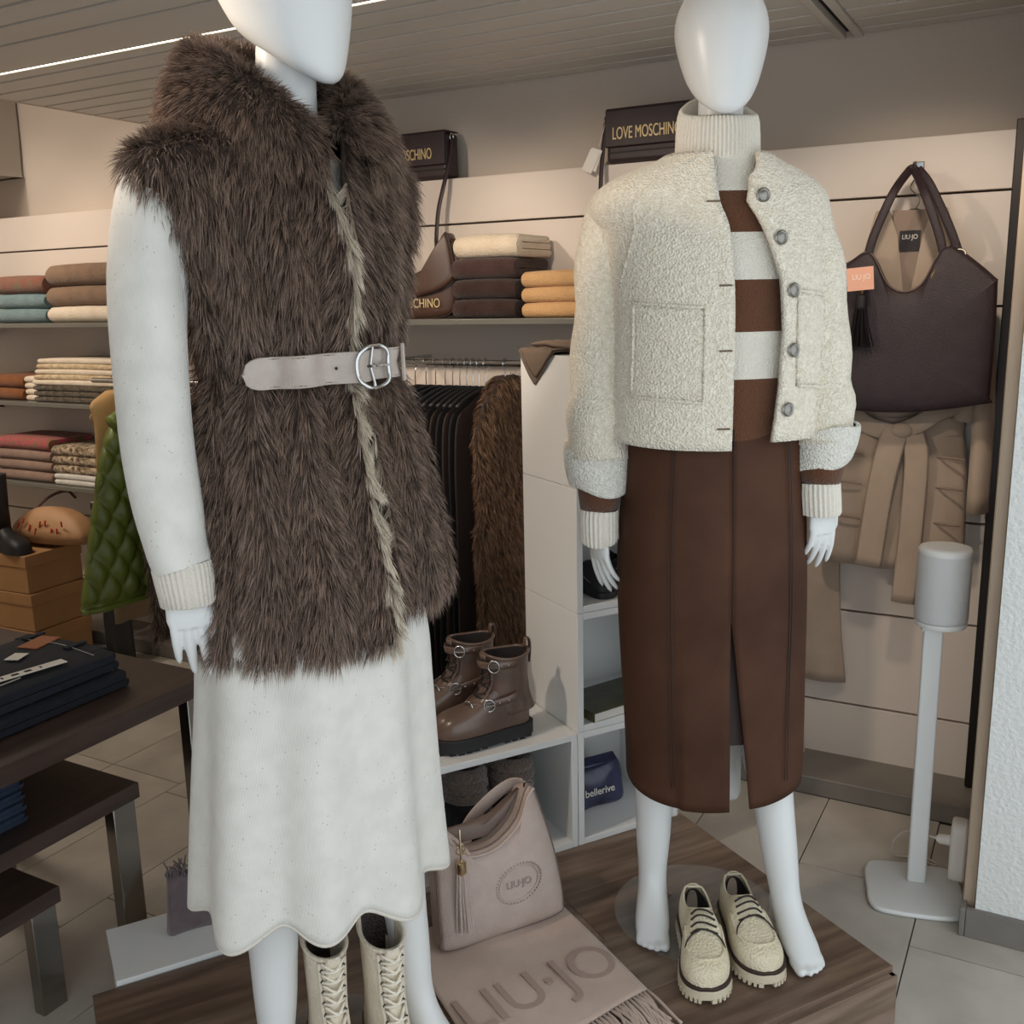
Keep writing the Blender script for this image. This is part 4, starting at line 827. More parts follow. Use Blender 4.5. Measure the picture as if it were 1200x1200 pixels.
# slippers inside the low cube
for lab, v, ang in (('black slipper boot with taupe fleece lining, nearer the cube divider', -.445, -.55), ('black slipper boot with taupe fleece lining behind the shoulder bag', -.565, -.45)):
    t = thing('slipper_boot', lab, 'slipper', w2(-.05, v, PT + TH + .001), PRZ + ang, 'black slippers in the low cube')
    g, P, _, _ = upper_geo(.22, .045, 'boot', [(0, .05), (.05, .08), (.2, .09), (.4, .085), (.6, .07), (.8, .055), (.95, .03), (1, .0006)], -1, base=.012); g.v[0][:, 0] -= .11
    obj('foot', g, 'black_knit', t, smooth=180, sub=1)
    obj('sole', G().prism(sole_outline(.22, .045, 'boot') - (.11, 0), .014), 'black_rubber', t, bevel=.003)
    th = np.linspace(0, 2 * math.pi, 30, endpoint=False)
    for k, (z, rr) in enumerate(((.118, .046), (.145, .049), (.170, .046))): obj('fleece_roll', G().tube([(-.055 + math.cos(a) * rr * 1.15, math.sin(a) * rr * .85, z + .012 * math.cos(a)) for a in th], .0165, 10, closed=True), 'taupe_fleece', t, smooth=180)
    obj('fleece_lining', G().lathe([(.050, .03), (.050, .08), (.046, .13), (.030, .16)], (-.055, 0, 0), 20), 'black_knit', t)
# mauve scarf folded upright on the white plinth
ms = thing('wool_scarf', 'mauve grey wool scarf with fringed edge standing folded on the white plinth', 'scarf', w2(-.08, -1.185, .131), PRZ)
th = np.linspace(0, 2 * math.pi, 40, endpoint=False)
R = [np.column_stack([.022 * np.sin(th) * (1 - .3 * k) + .006 * np.sin(3 * th), (.052 - .010 * k) * np.sign(np.cos(th)) * abs(np.cos(th)) ** .6, np.full(40, .125 * k)]) for k in np.linspace(0, 1, 8)]
obj('folds', G().grid(np.array(R), cv=True, cap0=True, cap1=True), 'mauve_wool', ms, smooth=180)
g = G()
for k in range(46):
    y = -.042 + .084 * k / 45; x = random.uniform(-.014, .014); g.tube(smooth_open([(x, y, .122), (x + .006 * random.uniform(-1, 1), y + random.uniform(-.006, .006), .137), (x + random.uniform(-.012, .012), y + random.uniform(-.012, .012), .142 + random.uniform(-.004, .012))], 6), .0016, 5)
tag(obj('fringe', g, 'mauve_wool', ms), kind='stuff')
# ---------------------------------------------------------------- wall shelves, rails and everything along the back wall
mat('shelf_glass', '#6f6d66', .25, spec=.6)
mat('gold_print', '#dcc594', .4, .25)
mat('coat_beige', '#b3a08f', .9, hex2='#ab9886', vscale=10, bump=('noise', 300, .2), sheen=.2)
mat('coat_inner', '#8f7c6e', .8)
mat('tote_burgundy', '#2b1e22', .5, hex2='#322428', vscale=30, bump=('voronoi', 380, .3))
mat('tassel_black', '#1d181a', .6)
mat('tag_pink', '#e3ab92', .6); mat('tag_print', '#f3e3d6', .6); mat('paper_white', '#e2ddd4', .7); mat('ink', '#2b2624', .8)
mat('speaker_white', '#dcdcd9', .5); mat('speaker_mesh', '#cfcfcd', .75, bump=('voronoi', 700, .35))
mat('plastic_beige', '#d8cfc4', .5)
mat('dark_table', '#3b2d27', .45, hex2='#4a3a32', vscale=5, vdetail=9, stretch=(9, .8, 9), bump=('noise', 40, .1))
mat('denim', '#10151f', .85, hex2='#171e2b', vscale=60, bump=('noise', 500, .5))
mat('denim_mid', '#1b2638', .85, hex2='#27364d', vscale=50, bump=('noise', 500, .5))
mat('patch_leather', '#9a5a30', .6); mat('stitch', '#b4b0a6', .8)
mat('carton', '#a57c4f', .8, hex2='#9b734a', vscale=6)
mat('bag_dark', '#2e2125', .45, hex2='#35272b', vscale=20, bump=('voronoi', 400, .15)); mat('bag_brown', '#4a3229', .4, hex2='#523a2f', vscale=20)
mat('green_puffer', '#5a6420', .42, hex2='#65702a', vscale=10)
mat('puffer_tan', '#b9925d', .6); mat('black_cloth', '#161517', .85); mat('navy_cloth', '#1b2533', .85, hex2='#22304a', vscale=6); mat('umber_cloth', '#2d201b', .85)
mat('sand_cloth', '#8f7a62', .9); mat('houndstooth', '#3a322d', .9, hex2='#5c5148', vscale=90)
mat('throw_brown', '#6d5d50', .9, bump=('noise', 200, .3)); mat('red_print', '#c2402f', .7); mat('bag_tan', '#b08862', .6, hex2='#a87f59', vscale=10)
mat('magazine', '#2f2c1c', .35, hex2='#4c4a2c', vscale=22); mat('navy_foil', '#1c1f33', .25, hex2='#3a3c5c', vscale=9, bump=('noise', 14, .9)); mat('jar_dark', '#14161d', .3)
KN = {}
def knit(name, hx, hx2=None, sc=30, b=.6):
    mat(name, hx, .95, hex2=hx2, vscale=sc, bump=('voronoi', 230, b), spec=.1, sheen=.2)
for a in (('k_teal', '#6d8184', '#768b8e'), ('k_brown', '#7d6552', '#8a705b'), ('k_red', '#8a5546', '#7a6552'), ('k_cream', '#d6c6b0', '#e0d2be'), ('k_rust', '#7a4a2a', '#84522f'), ('k_sand', '#d3c2a4', '#b59a72'), ('k_dark', '#3b342c', '#6b5f4e'), ('k_pink', '#c24a64', '#6d6a3f'), ('k_taupe', '#8b7265', '#957c6e'), ('k_sequin', '#4a3726', '#c7b294'), ('k_white', '#d8d4cc', '#c9c5bd'), ('k_choc', '#43302c', '#4b3733'), ('k_choc2', '#382824', '#40302b'), ('k_ivory', '#e3d3bd', '#dccbb3'), ('k_camel', '#d3a878', '#caa070')):
    knit(a[0], a[1], a[2], 60 if a[0] in ('k_sand', 'k_dark', 'k_sequin', 'k_pink') else 25)
def folded(name, label, cat, m, x0, x1, y0, y1, z0, h, group=None, rz=0., layers=2, bulge=.004, sag=0.):
    """folded garment: a thick cloth bent back on itself, round fold in front, slits between the layers behind"""
    w, d = x1 - x0, y1 - y0; t = thing(name, label, cat, ((x0 + x1) / 2, (y0 + y1) / 2, z0), rz, group); prof = []; sl = min(.003, h * .05); fr = -d / 2
    for a in np.linspace(-math.pi / 2, math.pi / 2, 13): prof.append((fr + h * .5 - math.cos(a) * h * .5, h / 2 + math.sin(a) * h * .49))
    lt = h / layers
    for k in range(layers - 1, -1, -1):
        zc = lt * (k + .5); hh = lt / 2 - sl / 2
        for a in np.linspace(math.pi / 2, -math.pi / 2, 7): prof.append((d / 2 - lt * .4 + math.cos(a) * lt * .4 - .006 * k, zc + math.sin(a) * hh))
        if k: prof += [(fr + h * .62, lt * k + sl / 2), (fr + h * .55, lt * k), (fr + h * .62, lt * k - sl / 2)]
    R = []
    for s in (-1, -.985, -.95, -.6, 0, .6, .95, .985, 1):
        q = 1 - .16 * max(0, (abs(s) - .93) / .07) ** 2; R.append([(s * w / 2, y * (1 - .03 * (abs(s) > .97)), h / 2 + (z - h / 2) * q + bulge * (1 - s * s) * (z > h / 2) + sag * abs(s) ** 3) for y, z in prof])
    obj('cloth', G().grid(np.array(R), cv=True, cap0=True, cap1=True), m, t, smooth=50)
    return t
def drape(rows, o, e, n, T, amp, nf, ph=0., ns=40, pw=.5):
    o, e, n = V3(*o), V3(*e), V3(*n); R = []; zs = [r[0] for r in rows]; z0, z1 = min(zs), max(zs)
    rr = smooth_open(rows, 4 * len(rows))
    for z, a, b in rr:
        s = np.linspace(0, 1, ns); k = (z1 - z) / (z1 - z0 + 1e-9); f = amp * k ** .6 * np.sin(nf * 2 * math.pi * s + ph + 1.3 * math.sin(3 * k)); th = T * np.sin(math.pi * np.clip(s, .0, 1)) ** pw
        fr = o + np.outer(a + (b - a) * s, e) + np.outer(th + f, n); bk = o + np.outer(a + (b - a) * s[::-1], e) + np.outer(-th[::-1] + f[::-1], n)
        q = np.vstack([fr, bk[1:-1]]); q[:, 2] = o[2] + z; R.append(q)
    return G().grid(np.array(R), cv=True, cap0=True, cap1=True)
ORD = ['lowest', 'second from the bottom', 'third from the bottom', 'fourth from the bottom', 'topmost']
NTH = ['next to', 'second from', 'third from', 'fourth from', 'fifth from', 'sixth from', 'seventh from', 'eighth from', 'ninth from', 'tenth from']
def shelf(label, x0, x1, y0, zt):
    t = thing('wall_shelf', label, 'shelf', ((x0 + x1) / 2, 2.88, zt)); w = x1 - x0
    obj('board', G().box((0, (y0 - 2.88) / 2, -.009), (w, 2.88 - y0, .018)), 'shelf_glass', t, bevel=.002)
    for k in np.linspace(-w / 2 + .12, w / 2 - .12, max(2, int(w / .9) + 1)): obj('bracket', G().prism([(0, 0), (-.2, 0), (-.2, -.012), (0, -.05)], .006, (V3(k, 0, -.018), V3(0, 1, 0), V3(0, 0, 1), V3(1, 0, 0))), 'dark_metal', t)
SH = 1.347
shelf('long grey wall shelf carrying folded knitwear and a hobo bag', -4.35, -1.12, 2.60, SH); shelf('short grey shelf with cream and brown folded tops under the long shelf', -4.35, -3.08, 2.60, 1.035); shelf('short grey shelf with pink and sequinned folded tops above the boxes', -4.35, -3.26, 2.60, .70)
def stack(spec, x0, x1, y0, y1, z, group):
    for name, label, cat, m, h, ly in spec:
        j = random.uniform(-.006, .006); folded(name, label, cat, m, x0 + j, x1 + j, y0 + abs(j), y1, z, h, group, layers=ly); z += h + .0015
    return z
g1 = 'folded knitwear on the long shelf'
stack([('folded_sweater', 'lower of two folded grey-teal sweaters on the long shelf', 'sweater', 'k_teal', .054, 2), ('folded_sweater', 'upper of two folded grey-teal sweaters, under a brown patterned one', 'sweater', 'k_teal', .056, 2), ('folded_sweater', 'folded reddish brown patterned sweater on top of grey-teal sweaters', 'sweater', 'k_red', .070, 2)], -3.86, -3.53, 2.625, 2.86, SH, g1)
stack([('folded_sweater', 'folded cream cable-knit sweater beneath two brown ones', 'sweater', 'k_cream', .060, 2), ('folded_sweater', 'folded brown knit sweater lying on the cream cable knit', 'sweater', 'k_brown', .074, 2), ('folded_sweater', 'thick folded brown knit sweater topping the stack over cream cable knit', 'sweater', 'k_brown', .082, 3)], -3.51, -3.10, 2.62, 2.86, SH, g1)
stack([('folded_sweater', 'folded dark chocolate sweater at the bottom beneath two others and a cream one', 'sweater', 'k_choc2', .055, 2), ('folded_sweater', 'folded dark chocolate sweater in the middle of three under a cream one', 'sweater', 'k_choc2', .056, 2), ('folded_sweater', 'folded dark chocolate sweater directly under the cream one', 'sweater', 'k_choc', .060, 2), ('folded_sweater', 'folded ivory sweater on top of three dark chocolate sweaters', 'sweater', 'k_ivory', .066, 3)], -1.645, -1.43, 2.62, 2.86, SH, g1)
stack([('folded_sweater', 'lowest of three folded camel sweaters on the long shelf', 'sweater', 'k_camel', .042, 2), ('folded_sweater', 'middle one of three folded camel sweaters on the long shelf', 'sweater', 'k_camel', .042, 2), ('folded_sweater', 'topmost of three folded camel sweaters on the long shelf', 'sweater', 'k_camel', .044, 2)], -1.405, -1.16, 2.62, 2.84, SH, g1)
g2 = 'folded tops on the short shelves'
stack([('folded_shirt', 'lower folded rust brown top on the short shelf', 'shirt', 'k_rust', .048, 2), ('folded_shirt', 'upper folded rust brown top on the short shelf', 'shirt', 'k_rust', .050, 2)], -4.0, -3.73, 2.625, 2.85, 1.035, g2)
for k, (m, h) in enumerate([('k_cream', .022), ('k_cream', .022), ('k_cream', .022), ('k_cream', .024)]): folded('folded_shirt', 'cream folded top in the narrow plain pile, %s' % ORD[k if k < 3 else 4], 'shirt', m, -3.725, -3.655, 2.64, 2.85, 1.035 + k * .0245, h, 'plain cream tops on the short shelf')
z = 1.035
for k in range(3): folded('folded_shirt', 'thin dark patterned folded top under cream ones, %s of the dark' % ORD[k if k < 2 else 4], 'shirt', 'k_dark', -3.65, -3.14, 2.62, 2.85, z, .021, 'dark patterned tops'); z += .0225
for k in range(5): folded('folded_shirt', 'thin cream patterned folded top above dark ones, %s of the cream' % ORD[k], 'shirt', 'k_sand' if k % 2 else 'k_cream', -3.65 + .006 * k, -3.14 - .004 * k, 2.62 + .004 * k, 2.85, z, .0195, 'cream patterned tops'); z += .021
z = .70
for lb, m, h in (('folded taupe sweater lowest of three below the pink one', 'k_taupe', .044), ('folded taupe sweater in the middle of three below the pink one', 'k_taupe', .042), ('folded taupe sweater just below the pink one', 'k_taupe', .042), ('folded pink and olive sweater on the lowest shelf', 'k_pink', .05)): folded('folded_sweater', lb, 'sweater', m, -3.95, -3.60, 2.62, 2.85, z, h, 'folded tops on the lowest shelf'); z += h + .001
z = .70
for lb, m, h in (('folded white top at the very bottom below sequinned tops', 'k_white', .022), ('folded white top second from the bottom below sequinned tops', 'k_white', .022), ('lowest brown sequinned folded top above two white ones', 'k_sequin', .036), ('middle brown sequinned folded top of three', 'k_sequin', .036), ('topmost brown sequinned folded top of three', 'k_sequin', .038)): folded('folded_shirt', lb, 'shirt', m, -3.585, -3.30, 2.62, 2.85, z, h, 'folded tops on the lowest shelf'); z += h + .001
# hobo bag on the long shelf
hb2 = thing('hobo_bag', 'dark brown crescent hobo bag with gold lettering on the long shelf', 'handbag', (-1.835, 2.72, SH + .001), math.radians(6))
out = smooth_closed([(-.16, .03), (-.09, .0), (.06, .0), (.135, .02), (.15, .09), (.142, .17), (.128, .245), (.112, .25), (.06, .165), (-.02, .13), (-.10, .165), (-.15, .24), (-.165, .23), (-.17, .12)], 90)
b2 = obj('body', G().pillow(out, (-.01, .07), .05, (V3(0, 0, 0), V3(1, 0, 0), V3(0, 0, 1), V3(0, -1, 0)), p=3, base=.5), 'bag_brown', hb2, smooth=180)
obj('piping', G().tube([(a, -.028, b) for a, b in out], .003, 6, closed=True), 'bag_dark', b2, smooth=180)
obj('shoulder_strap', G().tube(smooth_open([(.125, .0, .245), (.155, -.03, .21), (.165, -.05, .15), (.12, -.062, .10), (.02, -.066, .075), (-.08, -.06, .08)], 30), .008, 8, flat=.3), 'bag_brown', hb2, smooth=180)
obj('clasp', G().tube(smooth_open([(.125, 0, .24), (.15, -.01, .235), (.165, -.02, .21), (.17, -.02, .19)], 10), .003, 6), 'gold', hb2)
text('lettering', 'LOVE MOSCHINO', .040, 'gold_print', b2, frame((-.01, -.053, .045), (1, 0, 0), (0, 0, 1), (0, -1, 0)), .0008, .72)
# two flap bags standing on the panel ledge
def flap_bag(label, x0, x1, z1, tx, tagged):
    w = x1 - x0; h = z1 - 1.786; t = thing('flap_bag', label, 'handbag', ((x0 + x1) / 2, 2.905, 1.786))
    b = obj('body', G().box((0, 0, h * .48), (w, .075, h * .95)), 'bag_dark', t, bevel=.012, bseg=3)
    obj('flap', G().prism([(0, h * .98), (.0, h), (-.082, h), (-.090, h * .95), (-.090, h * .30), (-.082, h * .28), (-.082, h * .9), (-.07, h * .965)], w * .99, (V3(-w * .495, .041, 0), V3(0, 1, 0), V3(0, 0, 1), V3(1, 0, 0))), 'bag_dark', t, bevel=.004)
    obj('base_seam', G().box((0, -.039, h * .20), (w * .96, .004, .004)), 'tassel_black', t)
    text('lettering', 'LOVE MOSCHINO', .048, 'gold_print', t, frame((tx, -.0505, h * .52), (1, 0, 0), (0, 0, 1), (0, -1, 0)), .0012, .55)
    return t, w, h
t, w, h = flap_bag('dark flap bag with gold lettering and hanging strap on the ledge', -2.11, -1.80, 1.935, .0, False)
for s in (1,):
    obj('ring', G().tube([(w / 2 + .004, -.012 + .010 * math.cos(q), h * .86 + .012 * math.sin(q)) for q in np.linspace(0, 6.28, 14, endpoint=False)], .002, 6, closed=True), 'chrome', t)
    obj('strap', G().tube(smooth_open([(w / 2 + .004, -.012, h * .82), (w / 2 + .006, -.03, .06), (w / 2 + .0, -.06, -.02), (w / 2 - .015, -.075, -.10), (w / 2 - .02, -.085, -.18), (w / 2 - .012, -.10, -.215)], 24), .008, 8, flat=.25, up=(0, 1, 0)), 'bag_dark', t, smooth=180)
t, w, h = flap_bag('dark flap bag with gold lettering and paper tag above the cream jacket', -1.245, -.945, 1.938, -.02, True)
obj('ring', G().tube([(-w / 2 - .004, -.03 + .010 * math.cos(q), h * .80 + .012 * math.sin(q)) for q in np.linspace(0, 6.28, 14, endpoint=False)], .002, 6, closed=True), 'chrome', t)
obj('strap', G().tube(smooth_open([(-w / 2 - .004, -.03, h * .78), (-w / 2 - .006, -.05, .03), (-w / 2 - .004, -.07, -.06), (-w / 2 + .0, -.08, -.16)], 16), .007, 8, flat=.25, up=(0, 1, 0)), 'bag_dark', t, smooth=180)
for k in (0, 1): obj('paper_tag', G().box((-w / 2 - .03 - .008 * k, -.06 - .004 * k, .012 - .004 * k), (.034, .0015, .062), rot=np.array(Matrix.Rotation(.35 + .15 * k, 3, 'Y'))), 'paper_white', t)
obj('tag_string', G().tube([(-w / 2 - .005, -.035, h * .72), (-w / 2 - .018, -.05, .05)], .001, 5), 'paper_white', t)
# ---------------------------------------------------------------- hanging rail between the mannequins
rl = thing('clothes_rail', 'chrome wall clothes rail with dark garments under the long shelf', 'rail', (-1.6, 2.60, 1.217))
obj('bar', G().tube([(-.40, 0, 0), (.36, 0, 0)], .0095, 14), 'chrome', rl)
for x in (-.30, .30): obj('bracket', G().tube([(x, 0, 0), (x, .28, 0)], .007, 10).lathe([(.013, -.013), (.013, .013)], (x, 0, 0), 12), 'chrome', rl)
def hanger(label, x, group, yw=.19, tilt=0., y=2.60, z=1.217, col='black_rubber', along='y', parent=None, cat='hanger'):
    t = thing('coat_hanger', label, cat, (x, y, z), tilt, group)
    hk = [(0, .013 * math.cos(a), .0 + .013 * math.sin(a)) for a in np.linspace(-.4, 3.6, 12)] ; hk = [(0, a, b) for _, a, b in hk]
    obj('hook', G().tube(smooth_open(hk[::-1][:12], 16), .0018, 6).tube([(0, hk[-1][1] if False else 0, -.075), (0, 0, -.04), (0, .004, -.02), (0, .0125, -.005)], .0018, 6), 'chrome', t)
    obj('shoulder_bar', G().tube(smooth_open([(0, -yw, -.115), (0, -yw * .6, -.092), (0, 0, -.075), (0, yw * .6, -.092), (0, yw, -.115)], 14), .0065, 8), col, t, smooth=180)
    return t
gh = 'black hangers on the chrome rail'
def hung(name, label, cat, m, x, ztop, zbot, y0, y1, T, amp, nf, group, ph=0.):
    t = thing(name, label, cat, (x, 2.60, ztop), 0, group); H = ztop - zbot
    obj('body', drape([(0, -.05, .05), (-.03, -.10, .10), (-.07, y0 + .02, y1 - .02), (-.2, y0, y1), (-H * .5, y0, y1), (-H, y0 - .01, y1 + .01)], (0, 0, 0), (0, 1, 0), (1, 0, 0), T, amp, nf, ph), m, t, smooth=180)
    return t
xs = [-1.775, -1.735, -1.70, -1.665, -1.638, -1.612, -1.588, -1.566, -1.545, -1.522]
ms_ = ['sand_cloth', 'navy_cloth', 'navy_cloth', 'umber_cloth', 'black_cloth', 'umber_cloth', 'black_cloth', 'umber_cloth', 'black_cloth', 'umber_cloth']
lbl = {'sand_cloth': 'sand garment on chrome rail', 'navy_cloth': 'dark navy garment on chrome rail', 'umber_cloth': 'dark brown garment on chrome rail', 'black_cloth': 'black garment on chrome rail'}
for i, (x, m) in enumerate(zip(xs, ms_)):
    hanger('thin black hanger with chrome hook, %s the hanging fur vest' % NTH[9 - i], x, gh, .17 if i != 1 else .19)
    hung('hanging_garment', lbl[m] + ', %s the hanging fur vest' % NTH[9 - i], 'garment', m, x, 1.135, [.85, .30, .26, .34, .26, .3, .24, .3, .28, .33][i], -.19, .19, .008, .003, 2.5, m.split('_')[0] + ' garments on the chrome rail', i * 1.7)
# second fur vest at the end of the rail
f2 = thing('fur_vest', 'brown fur vest hanging at the end of the chrome rail', 'vest', (-1.455, 2.60, 1.15)); rows = [(.03, -.05, .05), (0, -.09, .09), (-.06, -.15, .15), (-.14, -.18, .18), (-.24, -.175, .175), (-.38, -.17, .17), (-.42, -.19, .19), (-.6, -.18, .18), (-.82, -.19, .19)]
gd = drape(rows, (0, 0, 0), (0, 1, 0), (1, 0, 0), .030, .006, 2, .5, 40); obj('shell', gd, 'vest_hide', f2, smooth=180)
tag(fur('fur_pile', gd.v[0].reshape(-1, 78, 3), 45000, .026, 'fur_fibre', f2, (0, 0, -1), lift=.6, width=.0014, root='#33231a', tip='#8f6f55', tipvar=.55, cv=True, clump=.010), kind='stuff')
hanger('thin black hanger with chrome hook carrying the second fur vest', -1.455, gh, .14)
# ---------------------------------------------------------------- garments on the far left rail
r2 = thing('clothes_rail', 'chrome clothes rail carrying the green puffer jacket', 'rail', (-2.55, 2.33, 1.16)); obj('bar', G().tube([(-.37, 0, 0), (.45, 0, 0)], .009, 12), 'chrome', r2)
for x in (-.32, .4): obj('bracket', G().tube([(x, 0, 0), (x, .55, 0)], .007, 10), 'chrome', r2)
def coat(name, label, cat, m, x, ztop, zbot, hw_, T, amp, nf, ph, sleeves=True, y=2.33, m2=None):
    t = thing(name, label, cat, (x, y, ztop)); H = ztop - zbot
    obj('body', drape([(0.02, -.05, .05), (-.02, -.12, .12), (-.08, -hw_ * .9, hw_ * .9), (-.25, -hw_, hw_), (-H * .6, -hw_, hw_), (-H, -hw_ * 1.05, hw_ * 1.05)], (0, 0, 0), (0, 1, 0), (1, 0, 0), T, amp, nf, ph), m, t, smooth=180)
    if sleeves:
        for s in (-1, 1): obj('sleeve', G().tube(smooth_open([(.01, s * hw_ * .85, -.07), (.03, s * (hw_ + .02), -.25), (.04, s * (hw_ + .02), -.45), (.04, s * (hw_ + .0), -.58)], 14), [.045] * 14, 14), m2 or m, t, smooth=180)
    hanger('black hanger under the ' + {'long_coat': 'sand long coat', 'fur_coat': 'dark fur coat', 'puffer_jacket': 'green puffer', 'short_jacket': 'tan jacket', 'trousers': 'black studded trousers'}[name], x, None, hw_ * .8, y=y, z=1.16)
    return t
coat('short_jacket', 'tan jacket hanging behind the green puffer jacket', 'jacket', 'puffer_tan', -2.80, 1.11, .62, .125, .03, .008, 1.5, .3, sleeves=False)
coat('long_coat', 'sand coloured long coat hanging below and behind the green puffer', 'coat', 'sand_cloth', -2.90, 1.06, .30, .105, .025, .008, 2, 1.1, sleeves=False, y=2.40)
fc = coat('fur_coat', 'dark brown fur coat hanging behind the cream knit sleeve', 'coat', 'vest_hide', -2.55, 1.08, .33, .16, .03, .008, 2, .2, sleeves=False)
gd = drape([(0, -.06, .06), (-.1, -.15, .15), (-.3, -.16, .16), (-.75, -.17, .17)], (0, 0, 0), (0, 1, 0), (1, 0, 0), .03, .008, 2, .2); tag(fur('fur_pile', gd.v[0].reshape(-1, 78, 3), 14000, .03, 'fur_fibre', fc, (0, 0, -1), lift=.6, width=.002, root='#2a1e19', tip='#8a7462', tipvar=.5, cv=True), kind='stuff')
tr_ = thing('trousers', 'black trousers with metal studs clipped to the lowest shelf beside the cardboard boxes', 'trousers', (-3.245, 2.585, .64))
obj('leg_panels', drape([(0, -.07, .07), (-.05, -.078, .078), (-.3, -.082, .082), (-.62, -.085, .085)], (0, 0, 0), (1, 0, 0), (0, -1, 0), .014, .004, 2, .9), 'black_cloth', tr_, smooth=180); obj('waistband', G().box((0, 0, .0), (.146, .034, .03)), 'black_cloth', tr_, bevel=.005)
for k in range(12): obj('stud', G().ball((-.062 + .02 * (k % 3), -.0165, -.05 - .04 * (k // 3)), .0045, 6, 8), 'chrome', tr_)
th2 = thing('coat_hanger', 'black clip hanger of the studded trousers hooked over the lowest shelf', 'hanger', (-3.275, 2.588, .66)); obj('bar', G().tube([(-.04, 0, 0), (.10, 0, 0)], .005, 8), 'black_rubber', th2); obj('hook', G().tube(smooth_open([(0, 0, 0), (0, 0, .03), (0, .002, .044), (0, .018, .0465), (0, .028, .0425)], 14), .002, 7), 'chrome', th2)
for x in (-.03, .09): obj('clip', G().box((x, 0, -.012), (.016, .038, .026)), 'chrome', th2, bevel=.003)
# green quilted puffer: quilting cells are real relief
pf = thing('puffer_jacket', 'olive green quilted puffer jacket hanging by the folded tops', 'jacket', (-2.68, 2.26, 1.05))
NU, NV = 76, 70; P = []
for k in np.linspace(0, 1, NU):
    z = -.02 - .58 * k; yl = np.interp(k, [0, .08, .2, .5, 1], [-.06, -.09, -.12, -.17, -.25]); row = []
    for s in np.linspace(0, 1, NV):
        y = yl + (.22 - yl) * s; a, b = (y + z * .62) / .075, (y - z * .62) / .075; q = (abs(math.sin(math.pi * a)) * abs(math.sin(math.pi * b))) ** .45
        row.append((.020 + .022 * q * (1 if k < .95 else .3) - .035 * (2 * s - 1) ** 4, y, z))
    P.append(row)
P = np.array(P); Q = P.copy(); Q[:, :, 0] = -.03 + (P[:, :, 0] - .02) * -.3; n_ = NV
ringed = np.concatenate([P, Q[:, ::-1]], 1); obj('quilted_body', G().grid(ringed, cv=True, cap0=True, cap1=True), 'green_puffer', pf, smooth=180)
obj('hem_band', G().tube([P[-1][j] for j in range(NV)], .011, 8), 'green_puffer', pf, smooth=180)
obj('collar', G().tube(smooth_open([(.02, -.09, -.01), (.03, -.03, .02), (.03, .04, .02), (.02, .09, -.01)], 14), .024, 12), 'green_puffer', pf, smooth=180)
hanger('black hanger under the green puffer jacket', -2.70, None, .10, y=2.33, z=1.16)
# ---------------------------------------------------------------- cardboard boxes, tan bag and black boots
def carton(label, x, y, z, w, d, h, rz):
    t = thing('cardboard_box', label, 'box', (x, y, z), rz, 'brown lidded boxes'); obj('box_body', G().box((0, 0, h * .4), (w, d, h * .8)), 'carton', t, bevel=.002)
    obj('lid', G().box((0, 0, h * .84), (w + .008, d + .008, h * .31)), 'carton', t, bevel=.002)
for k, s in enumerate(('lowest', 'middle', 'topmost')): carton('brown cardboard box with lid, %s of the stack beside the black trousers' % s, -3.625 - .004 * k, 2.50, .002 + k * .155, .30 - .006 * k, .26, .153, .05)
tb = thing('tan_handbag', 'tan leather handbag with red brush print lying on cardboard boxes', 'handbag', (-3.535, 2.545, .471), .10)
out = smooth_closed([(-.19, .02), (-.08, .0), (.08, .0), (.18, .02), (.19, .06), (.13, .12), (.04, .15), (-.06, .145), (-.15, .10), (-.195, .05)], 60); b3 = obj('body', G().pillow(out, (0, .06), .085, (V3(0, 0, 0), V3(1, 0, 0), V3(0, .25, .97), V3(0, -.97, .25)), p=2.2, base=.3), 'bag_tan', tb, smooth=180)
for k in range(9): obj('print_stroke', G().tube([(-.10 + .028 * k, -.075 + .002 * k, .075 + .022 * math.sin(k * 1.7)), (-.088 + .028 * k, -.070, .10 + .02 * math.sin(k * 1.7))], .0035, 5), 'red_print', b3)
obj('handle', G().tube(smooth_open([(-.16, .02, .08), (-.12, .10, .16), (-.05, .14, .19), (.02, .12, .17)], 16), .006, 7), 'bag_brown', tb)
p = (-3.735, 2.41, .467); bt = thing('tall_boot', 'black leather boot standing on the cardboard boxes before the tan handbag', 'boot', p, -.06); g, _, _, _ = upper_geo(.24, .045, 'boot', [(0, .05), (.05, .09), (.2, .10), (.4, .09), (.6, .06), (.8, .05), (.95, .03), (1, .0006)], -1, base=.012); obj('foot', g, 'black_rubber', bt, smooth=180, sub=1)
obj('sole', G().prism(sole_outline(.24, .046, 'boot'), .014), 'black_rubber', bt); obj('shaft', G().tube([(.06, 0, .06), (.055, 0, .16), (.05, 0, .30)], [.048, .05, .058], 20, cap=False), 'black_rubber', bt, smooth=180, solid=.004)
# ---------------------------------------------------------------- right side: coat, tote, trousers, speaker
cb = thing('belted_coat', 'beige wool coat with tied belt hanging on the wall behind the tote', 'coat', (-.375, 2.822, 1.60))
bod = obj('body', drape([(.0, -.05, .05), (-.05, -.078, .078), (-.11, -.12, .12), (-.20, -.165, .165), (-.30, -.19, .19), (-.40, -.185, .180), (-.54, -.170, .155), (-.62, -.18, .165), (-.78, -.182, .172), (-.935, -.182, .176)], (0, 0, 0), (1, 0, 0), (0, -1, 0), .040, .006, 2.5, .6), 'coat_beige', cb, smooth=180)
for s in (-1, 1):
    obj('lapel', G().prism([(s * .008, -.20), (s * .03, -.06), (s * .055, .01), (s * .085, .0), (s * .105, -.08), (s * .07, -.16), (s * .03, -.26)], .006, (V3(0, -.044, 0), V3(1, 0, 0), V3(0, 0, 1), V3(0, -1, 0))), 'coat_beige', cb, bevel=.002)
